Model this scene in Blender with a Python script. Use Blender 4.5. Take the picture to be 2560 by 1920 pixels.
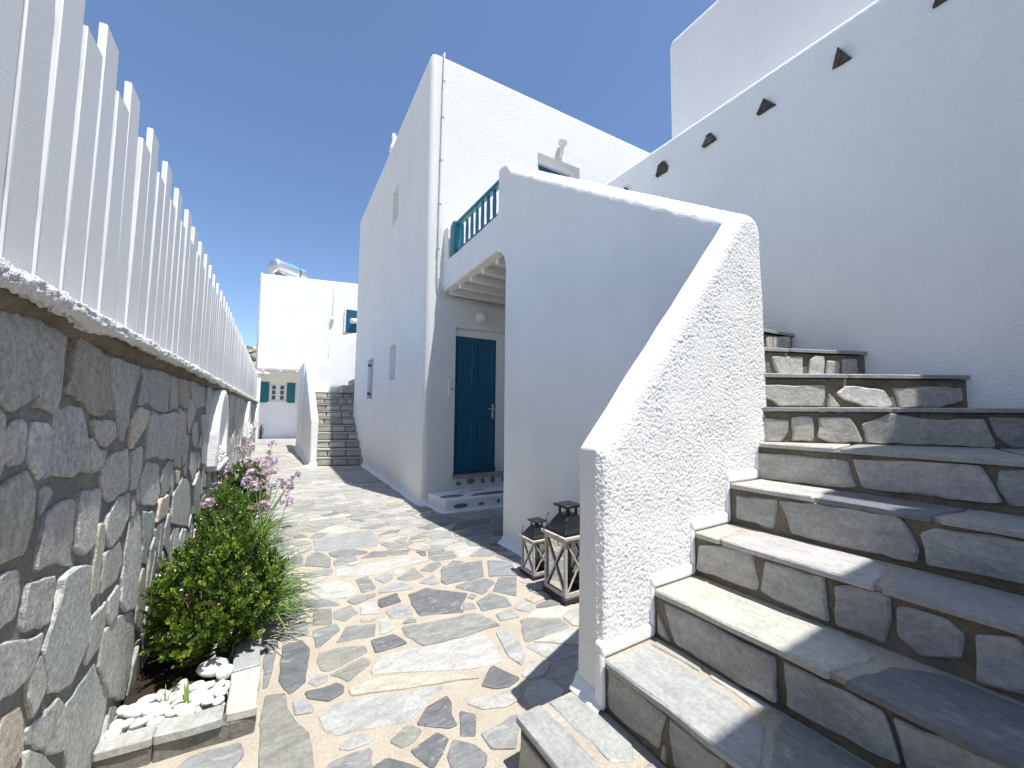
import bpy, bmesh, math, random
import numpy as np
from mathutils import Vector, Matrix, noise

random.seed(7); np.random.seed(7)
SC = bpy.context.scene
COL = SC.collection
for _o in list(bpy.data.objects): bpy.data.objects.remove(_o)

# ------------------------------------------------------------------ camera, sky, sun, exposure
CAM_H = 1.35
YAW, PITCH, ROLL = math.radians(31.261), math.radians(4.0395), math.radians(0.5)
cd = bpy.data.cameras.new('camera'); cam = bpy.data.objects.new('camera', cd); COL.objects.link(cam)
cd.sensor_width = 36.0; cd.lens = 980 * 36 / 2560; cd.clip_start = 0.02; cd.clip_end = 2000
_F = Vector((math.sin(YAW)*math.cos(PITCH), math.cos(YAW)*math.cos(PITCH), math.sin(PITCH)))
_R0 = Vector((math.cos(YAW), -math.sin(YAW), 0)); _U0 = _R0.cross(_F)
_R = _R0*math.cos(ROLL) + _U0*math.sin(ROLL); _U = _U0*math.cos(ROLL) - _R0*math.sin(ROLL)
cam.matrix_world = Matrix(((_R.x, _U.x, -_F.x, 0), (_R.y, _U.y, -_F.y, 0), (_R.z, _U.z, -_F.z, CAM_H), (0, 0, 0, 1)))
SC.camera = cam

SUN_DIR = Vector((0.10, -0.315, 1.0)).normalized()        # towards the sun
elev = math.asin(SUN_DIR.z); az = math.atan2(SUN_DIR.x, SUN_DIR.y)
world = bpy.data.worlds.new('World'); SC.world = world; world.use_nodes = True
wn = world.node_tree.nodes; wl = world.node_tree.links
bg = wn['Background']
sky = wn.new('ShaderNodeTexSky'); sky.sky_type = 'NISHITA'; sky.sun_disc = False
sky.sun_elevation = elev; sky.sun_rotation = az; sky.altitude = 0; sky.air_density = 0.82; sky.dust_density = 0.3; sky.ozone_density = 3.6
wl.new(sky.outputs[0], bg.inputs[0]); bg.inputs[1].default_value = 0.114
sd = bpy.data.lights.new('sun', 'SUN'); sun = bpy.data.objects.new('sun', sd); COL.objects.link(sun)
sd.energy = 4.0; sd.angle = math.radians(0.53); sd.color = (1.0, 0.965, 0.90)
sun.rotation_euler = SUN_DIR.to_track_quat('Z', 'Y').to_euler()
vs = SC.view_settings; vs.view_transform = 'Standard'; vs.look = 'None'; vs.exposure = 0.83; vs.gamma = 1; vs.use_curve_mapping = False
SC.cycles.max_bounces = 8; SC.cycles.diffuse_bounces = 5; SC.cycles.glossy_bounces = 3
SC.cycles.transparent_max_bounces = 12; SC.cycles.caustics_reflective = False; SC.cycles.caustics_refractive = False

# ------------------------------------------------------------------ digitised stone outlines (millimetres)
WALL_STONES=[(0.2,[(1221,1564),(1394,1582),(1468,1568),(1466,1429),(1454,1375),(1350,1337),(1301,1368),(1253,1373)]),(0.22,[(1478,1574),(1613,1574),(1626,1558),(1610,1443),(1577,1329),(1462,1351),(1466,1429),(1466,1536)]),(0.19,[(1646,1561),(1749,1554),(1931,1532),(1970,1498),(1993,1433),(2056,1342),(1906,1319),(1801,1340),(1765,1369),(1631,1388),(1618,1405),(1641,1485)]),(0.22,[(1961,1535),(2327,1537),(2316,1490),(2220,1358),(2218,1283),(2158,1214),(2107,1235),(2065,1340),(1985,1466)]),(0.21,[(2352,1533),(2495,1528),(2510,1374),(2350,1362),(2337,1392),(2376,1487)]),(0.2,[(2519,1541),(2840,1544),(2882,1530),(2906,1333),(2617,1349),(2554,1367)]),(0.21,[(2917,1542),(3151,1541),(3188,1364),(2943,1337)]),(0.2,[(3197,1544),(3515,1544),(3548,1377),(3363,1355),(3228,1383)]),(0.21,[(3574,1548),(4283,1540),(4312,1372),(3884,1346),(3614,1442)]),(0.23,[(4376,1538),(5030,1546),(4731,1317),(4487,1291)]),(0.24,[(1258,1342),(1322,1347),(1339,1332),(1355,1224),(1343,1189),(1285,1182)]),(0.24,[(1354,1298),(1381,1321),(1424,1322),(1441,1308),(1449,1260),(1444,1213),(1387,1213),(1356,1233)]),(0.27,[(1461,1315),(1545,1309),(1562,1288),(1554,1240),(1550,1177),(1525,1157),(1461,1215),(1453,1260)]),(0.25,[(1581,1353),(1756,1352),(1783,1312),(1822,1242),(1838,1138),(1679,1147),(1557,1160),(1564,1236),(1581,1308)]),(0.27,[(1833,1313),(1895,1304),(2049,1300),(2097,1241),(1990,1209),(1928,1217),(1849,1265)]),(0.25,[(1832,1256),(1901,1214),(1993,1196),(1973,1147),(1879,1128),(1848,1181)]),(0.3,[(2267,1294),(2352,1355),(2506,1342),(2528,1309),(2464,1254),(2366,1212),(2277,1174),(2252,1232)]),(0.24,[(2523,1281),(2590,1342),(2702,1322),(2734,1212),(2704,1098),(2504,1108),(2513,1217)]),(0.25,[(2753,1314),(3154,1327),(3130,1199),(3138,1045),(2898,1062),(2734,1103),(2753,1203)]),(0.25,[(3212,1360),(3481,1325),(3552,1209),(3459,1081),(3452,951),(3195,1002),(3159,1179)]),(0.24,[(3533,1419),(3749,1424),(3924,1334),(3815,1255),(3654,1172),(3535,1304)]),(0.27,[(3766,1245),(4033,1249),(4123,1124),(4007,1035),(3814,1085),(3726,1180)]),(0.26,[(4107,1296),(4632,1304),(4658,1023),(4600,821),(4278,886),(4223,1118)]),(0.25,[(1959,1143),(2077,1180),(2243,1186),(2276,1136),(2298,1007),(2172,1005),(2070,996),(2000,1031),(1957,1091)]),(0.26,[(2300,1165),(2422,1178),(2446,1091),(2401,990),(2337,994),(2306,1101)]),(0.25,[(2500,1029),(2573,1097),(2781,1051),(2842,899),(2762,844),(2521,900),(2476,977)]),(0.26,[(2879,1007),(3055,1045),(3169,1014),(3113,860),(2904,863),(2853,953)]),(0.3,[(3231,960),(3406,937),(3400,879),(3284,868)]),(0.27,[(3738,1030),(4100,991),(4111,869),(3928,788),(3735,905)]),(0.26,[(3434,1184),(3627,1163),(3613,994),(3493,956)]),(0.26,[(3235,811),(3530,880),(3827,793),(3949,556),(3854,465),(3225,639)]),(0.26,[(3937,764),(4203,832),(4430,685),(4375,413),(4010,519)]),(0.3,[(2888,858),(3100,836),(3075,728),(2824,736),(2847,826)]),(0.24,[(1298,1144),(1377,1183),(1463,1196),(1518,1135),(1523,1059),(1489,985),(1348,997),(1321,1004)]),(0.25,[(1560,1009),(1579,1064),(1719,1077),(1759,1064),(1761,992),(1762,898),(1782,860),(1723,879),(1678,904),(1545,920),(1546,968)]),(0.25,[(1795,1084),(1956,1071),(1975,1025),(1957,957),(1929,878),(1847,869),(1790,905),(1778,1026)]),(0.27,[(2053,953),(2161,997),(2322,989),(2348,887),(2243,833),(2104,815),(2034,895)]),(0.25,[(1946,947),(2004,937),(2031,840),(2013,741),(2038,683),(1946,681),(1929,725),(1942,842)]),(0.25,[(2368,856),(2483,881),(2527,843),(2577,655),(2517,426),(2380,465),(2303,540),(2326,732)]),(0.26,[(2568,858),(2757,809),(2789,734),(2693,612),(2716,561),(2576,615),(2611,678)]),(0.24,[(1327,969),(1353,963),(1406,971),(1470,956),(1480,921),(1488,893),(1474,837),(1375,837),(1347,852)]),(0.26,[(1512,905),(1597,890),(1668,870),(1670,833),(1650,746),(1518,782),(1499,805)]),(0.25,[(1699,852),(1810,850),(1893,823),(1924,693),(1940,652),(1964,560),(1849,468),(1684,538),(1653,604),(1622,681),(1641,727),(1698,813)]),(0.27,[(1966,623),(2120,620),(2128,546),(2119,461),(1978,458),(1953,485),(1971,562)]),(0.25,[(2146,616),(2259,630),(2297,584),(2253,505),(2176,502),(2150,550)]),(0.24,[(2052,815),(2238,810),(2297,705),(2236,656),(2059,666),(2041,731)]),(0.25,[(1351,828),(1378,819),(1494,777),(1611,740),(1606,716),(1573,659),(1539,654),(1403,673),(1375,684)]),(0.25,[(1554,659),(1609,685),(1648,608),(1649,560),(1599,523),(1562,594)]),(0.31,[(1445,510),(1443,603),(1453,622),(1541,596),(1558,546),(1565,465),(1534,454),(1496,457)]),(0.25,[(1581,514),(1621,505),(1753,490),(1790,450),(1811,374),(1822,290),(1708,358),(1583,475)]),(0.27,[(1821,429),(1971,422),(2066,427),(2089,384),(2250,223),(2241,176),(2172,78),(2089,16),(1871,167),(1827,312)]),(0.27,[(2100,427),(2105,503),(2282,491),(2516,411),(2564,276),(2532,137),(2450,61),(2276,175),(2224,252),(2099,384)]),(0.24,[(1580,461),(1661,393),(1753,290),(1778,218),(1565,381)]),(0.23,[(1379,658),(1434,642),(1436,585),(1421,565),(1391,586)])]
PATH_STONES=[('m',[(324,4142),(419,4243),(510,4019),(476,3760),(385,3842),(292,3910)]),('l',[(412,4660),(651,4702),(1015,4712),(1007,4277),(936,4115),(587,4202),(402,4272)]),('m',[(737,3855),(866,3987),(1195,3853),(1140,3742)]),('m',[(981,4189),(1286,4035),(1165,3945),(1012,3940),(1022,4047)]),('w',[(513,3696),(855,3692),(1215,3664),(1269,3501),(933,3482),(749,3423),(494,3544)]),('m',[(1118,3318),(1242,3423),(1336,3415),(1325,3344),(1199,3244)]),('m',[(1369,3319),(1450,3396),(1529,3319),(1463,3295)]),('b',[(1270,3230),(1315,3305),(1675,3251),(1534,2942),(1208,2957),(1192,3014)]),('b',[(1716,3227),(1901,3105),(1776,2829),(1571,2921)]),('m',[(903,3256),(1095,3418),(1114,3186),(978,3163)]),('l',[(751,3344),(873,3432),(900,3335),(879,3270),(799,3218)]),('m',[(622,3407),(720,3413),(731,3187),(712,3141),(621,3139)]),('l',[(736,3116),(857,3184),(925,3169),(970,3014),(726,3068)]),('l',[(1036,3093),(1187,3183),(1169,3003),(1135,2988)]),('b',[(1251,2885),(1408,2939),(1538,2888),(1559,2801),(1382,2665)]),('b',[(1626,2863),(1770,2819),(1582,2517),(1468,2680)]),('d',[(908,2941),(1049,2980),(1294,2737),(1155,2560),(1160,2503),(885,2602),(882,2784)]),('g',[(1263,2681),(1312,2716),(1341,2678),(1281,2631)]),('m',[(1202,2617),(1266,2580),(1254,2502),(1162,2528)]),('b',[(1287,2587),(1435,2655),(1507,2540),(1482,2415),(1264,2451)]),('d',[(700,2969),(843,2999),(835,2861),(690,2840),(682,2891)]),('m',[(501,3055),(571,3105),(704,3081),(697,3032),(541,2974)]),('b',[(238,3141),(286,3210),(392,3148),(462,3020),(297,3070)]),('w',[(282,3494),(493,3469),(585,3342),(599,3174),(522,3093),(267,3261)]),('g',[(294,3035),(396,2993),(376,2786),(271,2831)]),('m',[(406,2952),(520,2986),(548,2842),(452,2773),(391,2857)]),('w',[(574,2945),(681,2940),(659,2769),(551,2815)]),('l',[(703,2778),(806,2829),(870,2772),(842,2602),(709,2663)]),('t',[(540,2754),(652,2738),(606,2691),(539,2714)]),('m',[(741,2525),(957,2485),(1197,2455),(1227,2428),(1286,2237),(1026,2241),(799,2266),(738,2424)]),('g',[(759,2561),(788,2600),(851,2580),(846,2542)]),('b',[(266,2759),(404,2769),(410,2689),(292,2564),(265,2555)]),('m',[(371,2557),(450,2711),(614,2646),(582,2515)]),('l',[(649,2690),(684,2686),(707,2545),(663,2511),(609,2514)]),('d',[(547,2474),(681,2472),(703,2424),(727,2341),(545,2340)]),('d',[(103,2688),(205,2681),(237,2571),(220,2449),(197,2273),(126,2213),(80,2352)]),('d',[(17,2778),(83,2746),(85,2673),(22,2654)]),('b',[(14,2616),(79,2638),(60,2476),(36,2330),(17,2322)]),('g',[(257,2427),(281,2508),(428,2484),(514,2434),(511,2372),(300,2303),(270,2331)]),('g',[(302,2271),(489,2337),(511,2266),(380,2165),(345,2225)]),('w',[(529,2267),(592,2300),(864,2254),(1150,2211),(1164,2119),(1120,1919),(971,1940),(489,2160),(492,2201)]),('l',[(1223,2183),(1323,2154),(1262,1907),(1191,1832),(1168,1938)]),('l',[(1323,2364),(1457,2374),(1447,2257),(1310,2279)]),('m',[(25,2849),(151,2841),(234,2966),(243,2743),(148,2729)]),('m',[(99,3672),(247,3740),(236,3363),(191,3358),(105,3528)]),('m',[(239,4845),(320,4937),(376,4767),(248,4796)]),('l',[(226,2000),(297,2048),(617,1949),(781,1901),(658,1826),(553,1768),(432,1809),(286,1845),(242,1900)]),('d',[(186,2194),(335,2184),(356,2141),(348,2099),(280,2072),(196,2143)]),('l',[(133,2154),(200,2132),(216,2054),(208,2035),(141,2058)]),('l',[(204,2261),(245,2309),(299,2272),(291,2229),(237,2212)]),('g',[(26,2262),(111,2234),(115,2122),(142,2019),(186,1926),(192,1827),(192,1718),(12,1825),(12,1960),(12,2134)]),('d',[(586,1733),(658,1810),(765,1830),(768,1779),(740,1712),(738,1642),(700,1643)]),('d',[(778,1714),(833,1661),(779,1550),(724,1585)]),('g',[(463,1706),(554,1755),(600,1695),(553,1652),(499,1648)]),('d',[(524,1620),(650,1651),(681,1597),(627,1537),(579,1499),(561,1516),(533,1587)]),('b',[(641,1522),(691,1581),(759,1510),(780,1446),(754,1407),(702,1403),(633,1455)]),('m',[(802,1553),(878,1545),(965,1570),(998,1551),(891,1412),(804,1461)]),('m',[(231,1706),(241,1723),(389,1717),(397,1692),(381,1658),(387,1602),(225,1653)]),('d',[(386,1626),(439,1636),(510,1558),(558,1494),(544,1453),(376,1553)]),('b',[(-278,1964),(-219,2027),(-54,2006),(-36,1931),(-83,1869),(-149,1865)]),('w',[(822,1738),(865,1739),(1096,1705),(1049,1631),(972,1624),(871,1666)]),('t',[(368,2111),(501,2132),(806,1999),(956,1858),(799,1915),(623,1970),(375,2055)])]
RISER_STONES=[(2,0.2,[(41,375),(290,360),(302,355),(271,227),(172,216),(40,216)]),(2,0.21,[(310,354),(499,357),(498,312),(325,213)]),(2,0.2,[(284,252),(296,263),(302,202),(275,201)]),(3,0.22,[(65,552),(504,555),(503,410),(329,403),(121,410)]),(3,0.2,[(41,498),(104,404),(35,418)]),(3,0.21,[(524,553),(770,553),(801,439),(683,426),(531,415)]),(3,0.22,[(787,551),(993,570),(988,468),(826,399),(808,451)]),(4,0.25,[(46,736),(263,776),(288,767),(310,647),(294,621),(165,618),(29,616)]),(4,0.23,[(334,753),(540,767),(542,674),(548,608),(426,611),(312,626),(325,700)]),(4,0.19,[(566,742),(633,770),(716,767),(716,695),(696,606),(564,604)]),(4,0.21,[(728,734),(751,750),(841,750),(875,717),(863,645),(780,610),(727,647)]),(4,0.23,[(894,730),(966,756),(980,741),(994,622),(890,598)]),(5,0.23,[(55,933),(248,949),(242,892),(229,807),(51,818)]),(5,0.22,[(253,947),(391,967),(667,973),(695,928),(719,862),(709,809),(535,807),(301,809),(282,888)]),(5,0.22,[(723,921),(764,950),(958,958),(1008,960),(1001,822),(736,811)]),(6,0.24,[(2,1131),(425,1134),(449,1009),(255,997),(5,985),(-22,1066)]),(6,0.25,[(440,1142),(834,1160),(859,1098),(881,1025),(702,1017),(472,1014)]),(6,0.2,[(877,1146),(974,1164),(967,1022),(897,1018),(868,1085)]),(7,0.25,[(1,1330),(129,1317),(120,1240),(85,1189),(-27,1196)]),(7,0.26,[(142,1332),(242,1337),(246,1222),(238,1198),(139,1198)]),(7,0.24,[(272,1335),(416,1335),(445,1269),(465,1201),(319,1197),(259,1223)]),(7,0.25,[(463,1302),(589,1358),(772,1328),(970,1336),(990,1268),(1009,1213),(1002,1189),(739,1197),(479,1202)]),(7,0.19,[(985,1343),(1157,1334),(1148,1190),(1070,1191),(1017,1238)]),(8,0.27,[(-2,1472),(36,1519),(403,1523),(398,1461),(380,1399),(121,1396),(8,1472)]),(8,0.36,[(462,1475),(515,1516),(612,1514),(746,1492),(792,1413),(770,1396),(621,1395),(584,1417),(505,1438)]),(8,0.27,[(417,1475),(485,1395),(405,1393)]),(8,0.25,[(801,1508),(875,1510),(1026,1521),(1206,1512),(1207,1439),(1109,1409),(1077,1395),(832,1394)]),(9,0.32,[(399,1727),(451,1733),(644,1736),(638,1611),(447,1606)]),(9,0.32,[(697,1720),(737,1747),(805,1741),(812,1700),(793,1615),(678,1612)]),(9,0.28,[(833,1716),(926,1710),(934,1677),(915,1614),(818,1611)]),(9,0.25,[(957,1729),(1072,1732),(1085,1618),(956,1615)]),(10,0.3,[(727,1932),(809,1942),(803,1849),(729,1843)]),(10,0.25,[(820,1943),(1035,1961),(1037,1868),(814,1850)])]


# ------------------------------------------------------------------ materials
def newmat(name):
    m = bpy.data.materials.new(name); m.use_nodes = True
    return m, m.node_tree.nodes, m.node_tree.links, m.node_tree.nodes['Principled BSDF']
def N(n, t, **kw):
    x = n.new(t)
    for k, v in kw.items(): setattr(x, k, v)
    return x
def noise_tex(n, l, scale, detail=6, rough=.6, vec=None, dist=0):
    t = N(n, 'ShaderNodeTexNoise'); t.inputs['Scale'].default_value = scale; t.inputs['Detail'].default_value = detail
    t.inputs['Roughness'].default_value = rough; t.inputs['Distortion'].default_value = dist
    if vec is not None: l.new(vec, t.inputs['Vector'])
    return t
def coords(n, l, scale=(1, 1, 1), rot=(0, 0, 0)):
    tc = N(n, 'ShaderNodeTexCoord'); mp = N(n, 'ShaderNodeMapping')
    mp.inputs['Scale'].default_value = scale; mp.inputs['Rotation'].default_value = rot
    l.new(tc.outputs['Object'], mp.inputs[0]); return mp.outputs[0]
def ramp(n, l, fac, stops):
    r = N(n, 'ShaderNodeValToRGB'); el = r.color_ramp.elements
    while len(el) < len(stops): el.new(.5)
    for e, (p, c) in zip(el, stops):
        e.position = p; e.color = (c, c, c, 1) if not hasattr(c, '__len__') else (*c, 1)
    l.new(fac, r.inputs[0]); return r.outputs[0]
def mix(n, l, mode, fac, a, b):
    x = N(n, 'ShaderNodeMix', data_type='RGBA', blend_type=mode)
    for i, v in ((0, fac), (6, a), (7, b)):
        if isinstance(v, (int, float)): x.inputs[i].default_value = v
        elif isinstance(v, tuple): x.inputs[i].default_value = (*v, 1)
        else: l.new(v, x.inputs[i])
    return x.outputs[2]
def bump(n, l, h, dist, strength=1.0, prev=None):
    b = N(n, 'ShaderNodeBump'); b.inputs['Strength'].default_value = strength; b.inputs['Distance'].default_value = dist
    l.new(h, b.inputs['Height'])
    if prev is not None: l.new(prev, b.inputs['Normal'])
    return b.outputs[0]

def mat_stucco(name, col, grain, gdist, wave=.0035, stains=.06, rough=.9, grain_detail=3, streak=.0035):
    m, n, l, p = newmat(name); v = coords(n, l)
    big = noise_tex(n, l, 1.1, 4, .55, v); mid = noise_tex(n, l, 7, 4, .6, v); g = noise_tex(n, l, grain, grain_detail, .65, v)
    sv = coords(n, l, (2.2, 2.2, .25)); st = noise_tex(n, l, 1.6, 5, .65, sv)
    c = mix(n, l, 'MULTIPLY', 1.0, col, ramp(n, l, big.outputs[0], [(.3, 1 - stains), (.65, 1.0)]))
    c = mix(n, l, 'MULTIPLY', 1.0, c, ramp(n, l, st.outputs[0], [(.32, 1 - stains*.4), (.55, 1.0)]))
    l.new(c, p.inputs['Base Color']); speck = noise_tex(n, l, 34, 5, .75, v)  # random noise for the scattered grey-beige specks
    sp = ramp(n, l, speck.outputs[0], [(.70, 0.0), (.80, .16 if stains > .04 else .05)]); c = mix(n, l, 'MIX', sp, c, (.55, .53, .50)); l.new(c, p.inputs['Base Color'])
    p.inputs['Roughness'].default_value = rough; p.inputs['Specular IOR Level'].default_value = .2
    b0 = bump(n, l, big.outputs[0], wave * 3, .5); b1 = bump(n, l, mid.outputs[0], wave * .5, .6, b0)
    tv = coords(n, l, (5, 5, .8)); tr = noise_tex(n, l, 5, 6, .7, tv)
    b1 = bump(n, l, tr.outputs[0], streak, .8, b1)
    l.new(bump(n, l, g.outputs[0], gdist, 1.0, b1), p.inputs['Normal'])
    return m
WHITE = (.88, .878, .862)
M = {}
M['smooth'] = mat_stucco('white_stucco', WHITE, 55, .006, stains=.075)
M['medium'] = mat_stucco('white_trowelled_stucco', WHITE, 46, .010, .004)
M['rough'] = mat_stucco('white_roughcast', WHITE, 62, .030, .006, .03, grain_detail=4)
M['cast'] = mat_stucco('white_spatter_render', WHITE, 170, .005, .003, .02)
M['paint'] = mat_stucco('white_paint_edge', (.85, .85, .845), 30, .004, .004, .02)
M['fence'] = mat_stucco('white_fence_paint', (.80, .805, .81), 220, .0006, .0004, .03, rough=.5, streak=.0006)
M['whitewood'] = mat_stucco('white_painted_wood', (.80, .80, .78), 60, .002, .001, .05, rough=.5, streak=.001)

_n = M['fence'].node_tree.nodes; _l = M['fence'].node_tree.links; _p = _n['Principled BSDF']; _src = _p.inputs['Base Color'].links[0].from_socket
_oi = N(_n, 'ShaderNodeObjectInfo'); _l.new(mix(_n, _l, 'MULTIPLY', 1.0, _src, ramp(_n, _l, _oi.outputs['Random'], [(0, .93), (1, 1.0)])), _p.inputs['Base Color'])

def mat_slate(name, rough=.62, streak=(3.0, 9.0, 9.0), bdist=.010, vein=.5, contrast=.35, rot=(0, 0, .5), grain=.18, fine=.22):
    m, n, l, p = newmat(name)
    at = N(n, 'ShaderNodeAttribute'); at.attribute_name = 'tone'
    oi = N(n, 'ShaderNodeObjectInfo')
    tc = N(n, 'ShaderNodeTexCoord'); mp = N(n, 'ShaderNodeMapping'); mp.inputs['Scale'].default_value = streak; mp.inputs['Rotation'].default_value = rot
    off = N(n, 'ShaderNodeVectorMath', operation='SCALE'); off.inputs[3].default_value = 37.0
    cmb = N(n, 'ShaderNodeCombineXYZ'); l.new(oi.outputs['Random'], cmb.inputs[0]); l.new(oi.outputs['Random'], cmb.inputs[2])
    l.new(cmb.outputs[0], off.inputs[0])
    ad = N(n, 'ShaderNodeVectorMath', operation='ADD'); l.new(tc.outputs['Object'], ad.inputs[0]); l.new(off.outputs[0], ad.inputs[1])
    l.new(ad.outputs[0], mp.inputs[0]); v = mp.outputs[0]
    a = noise_tex(n, l, 2.2, 8, .68, v, .5); f = noise_tex(n, l, 60, 4, .7, coords(n, l)); w = noise_tex(n, l, 3.3, 9, .72, v, 1.2)
    c = mix(n, l, 'MULTIPLY', 1.0, at.outputs['Color'], ramp(n, l, a.outputs[0], [(.28, 1 - contrast), (.72, 1 + contrast)]))
    c = mix(n, l, 'MULTIPLY', 1.0, c, ramp(n, l, f.outputs[0], [(.32, 1-grain), (.68, 1+grain)]))
    c = mix(n, l, 'MIX', ramp(n, l, w.outputs[0], [(.55, 0.0), (.72, vein)]), c, (.50, .49, .46))
    l.new(c, p.inputs['Base Color']); p.inputs['Roughness'].default_value = rough; p.inputs['Specular IOR Level'].default_value = .35
    b0 = bump(n, l, a.outputs[0], bdist, .9)
    l.new(bump(n, l, f.outputs[0], bdist * fine, .9, b0), p.inputs['Normal'])
    return m
M['slate_path'] = mat_slate('slate_paving', .6, (3, 9, 9), .005, .75, .30, (0, 0, -.30))
M['slate_wall'] = mat_slate('slate_wall_stone', .75, (5, 6, 3.5), .009, .30, .22, (.3, 0, 0), .34, .85)
M['slate_step'] = mat_slate('slate_step_stone', .6, (7, 3, 7), .010, .35, .3, (0, 0, .15))
M['slate_tread'] = mat_slate('slate_tread_slab', .5, (8, 3, 8), .005, .45, .2, (0, 0, .1))

def mat_mortar(name, c1, c2, scale=90, bd=.006):
    m, n, l, p = newmat(name); v = coords(n, l)
    a = noise_tex(n, l, 5, 6, .65, v); f = noise_tex(n, l, scale, 5, .7, v)
    c = mix(n, l, 'MIX', ramp(n, l, a.outputs[0], [(.35, 0.0), (.65, 1.0)]), c1, c2)
    c = mix(n, l, 'MULTIPLY', 1.0, c, ramp(n, l, f.outputs[0], [(.3, .75), (.7, 1.15)]))
    l.new(c, p.inputs['Base Color']); p.inputs['Roughness'].default_value = .95; p.inputs['Specular IOR Level'].default_value = .15
    b0 = bump(n, l, a.outputs[0], bd * 2, .7); l.new(bump(n, l, f.outputs[0], bd, .9, b0), p.inputs['Normal'])
    return m
M['mortar_path'] = mat_mortar('sand_mortar', (.40, .355, .29), (.47, .425, .355))
M['mortar_wall'] = mat_mortar('grey_brown_mortar', (.19, .19, .175), (.29, .285, .265), 60, .010)
M['mortar_step'] = mat_mortar('brown_step_mortar', (.15, .13, .10), (.26, .22, .165), 60, .012)
M['soil'] = mat_mortar('dark_soil', (.022, .017, .012), (.05, .038, .026), 50, .015)
M['earth'] = mat_mortar('dry_earth', (.30, .25, .18), (.40, .34, .26), 20, .02)

def mat_plain(name, col, rough=.5, metal=0.0, var=.06, scale=30, bd=.001, spec=.5):
    m, n, l, p = newmat(name); v = coords(n, l); a = noise_tex(n, l, scale, 5, .6, v)
    c = mix(n, l, 'MULTIPLY', 1.0, col, ramp(n, l, a.outputs[0], [(.3, 1 - var), (.7, 1 + var)]))
    l.new(c, p.inputs['Base Color']); p.inputs['Roughness'].default_value = rough; p.inputs['Metallic'].default_value = metal
    p.inputs['Specular IOR Level'].default_value = spec
    l.new(bump(n, l, a.outputs[0], bd, .6), p.inputs['Normal']); return m
M['teal'] = mat_plain('teal_paint', (.002, .085, .16), .42, var=.1)
M['tealrail'] = mat_plain('teal_rail_paint', (.004, .14, .19), .4, var=.1)
M['steel'] = mat_plain('brushed_steel', (.55, .55, .54), .3, 1.0)
M['tank'] = mat_plain('tank_sheet_metal', (.62, .62, .62), .38, .85, .08, 6)
M['black'] = mat_plain('black_metal', (.012, .012, .014), .33, 0, .2, 25)
M['blackmatt'] = mat_plain('matt_black', (.02, .02, .02), .6)
M['grey'] = mat_plain('grey_plastic', (.35, .36, .37), .5)
M['cable'] = mat_plain('grey_conduit', (.58, .59, .61), .5)
M['red'] = mat_plain('red_enamel', (.07, .010, .013), .4)
M['blue'] = mat_plain('blue_streak', (.10, .42, .62), .4)
M['darkglass'] = mat_plain('dark_collector_glass', (.02, .025, .035), .15)
M['lampglass'] = mat_plain('opal_lamp_glass', (.70, .70, .68), .25)
M['greywood'] = mat_plain('weathered_wood', (.52, .465, .42), .8, 0, .25, 60, .003)
M['triangle'] = mat_plain('dark_triangle_stone', (.06, .05, .042), .8, 0, .7, 26, .02)
M['pebble'] = mat_plain('white_pebble', (.66, .645, .62), .55, 0, .05, 18, .003)
M['pebblegrey'] = mat_plain('grey_pebble', (.40, .40, .39), .55, 0, .12, 18, .003)
M['curtain'] = mat_plain('pale_blind', (.42, .44, .43), .8, 0, .1, 12)
M['pink'] = mat_plain('pink_blossom', (.45, .10, .16), .7, 0, .3, 10)
def mat_glass(name):
    m, n, l, p = newmat(name); out = n['Material Output']
    g = N(n, 'ShaderNodeBsdfGlossy'); g.inputs['Roughness'].default_value = .05
    t = N(n, 'ShaderNodeBsdfTransparent'); t.inputs[0].default_value = (.58, .60, .59, 1)
    lw = N(n, 'ShaderNodeLayerWeight'); lw.inputs[0].default_value = .25
    mx = N(n, 'ShaderNodeMixShader'); l.new(lw.outputs['Fresnel'], mx.inputs[0]); l.new(t.outputs[0], mx.inputs[1]); l.new(g.outputs[0], mx.inputs[2])
    n.remove(p); l.new(mx.outputs[0], out.inputs[0]); return m
M['glass'] = mat_glass('lantern_glass')
def mat_window(name):
    m, n, l, p = newmat(name); p.inputs['Base Color'].default_value = (.05, .05, .05, 1); p.inputs['Roughness'].default_value = .08
    return m
M['pane'] = mat_window('dark_window_glass')
def mat_leaf(name, rough=.30, trans=.26):
    m, n, l, p = newmat(name); out = n['Material Output']
    at = N(n, 'ShaderNodeAttribute'); at.attribute_name = 'tone'
    l.new(at.outputs['Color'], p.inputs['Base Color']); p.inputs['Roughness'].default_value = rough
    t = N(n, 'ShaderNodeBsdfTranslucent'); c = mix(n, l, 'MULTIPLY', 1.0, at.outputs['Color'], (1.5, 1.7, .6)); l.new(c, t.inputs[0])
    mx = N(n, 'ShaderNodeMixShader'); mx.inputs[0].default_value = trans
    l.new(p.outputs[0], mx.inputs[1]); l.new(t.outputs[0], mx.inputs[2]); l.new(mx.outputs[0], out.inputs[0]); return m
M['leaf'] = mat_leaf('leaf'); M['blade'] = mat_leaf('grass_blade', .45, .3); M['petal'] = mat_leaf('petal', .6, .35)
M['twig'] = mat_plain('twig_bark', (.10, .07, .045), .9, 0, .3)

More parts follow.
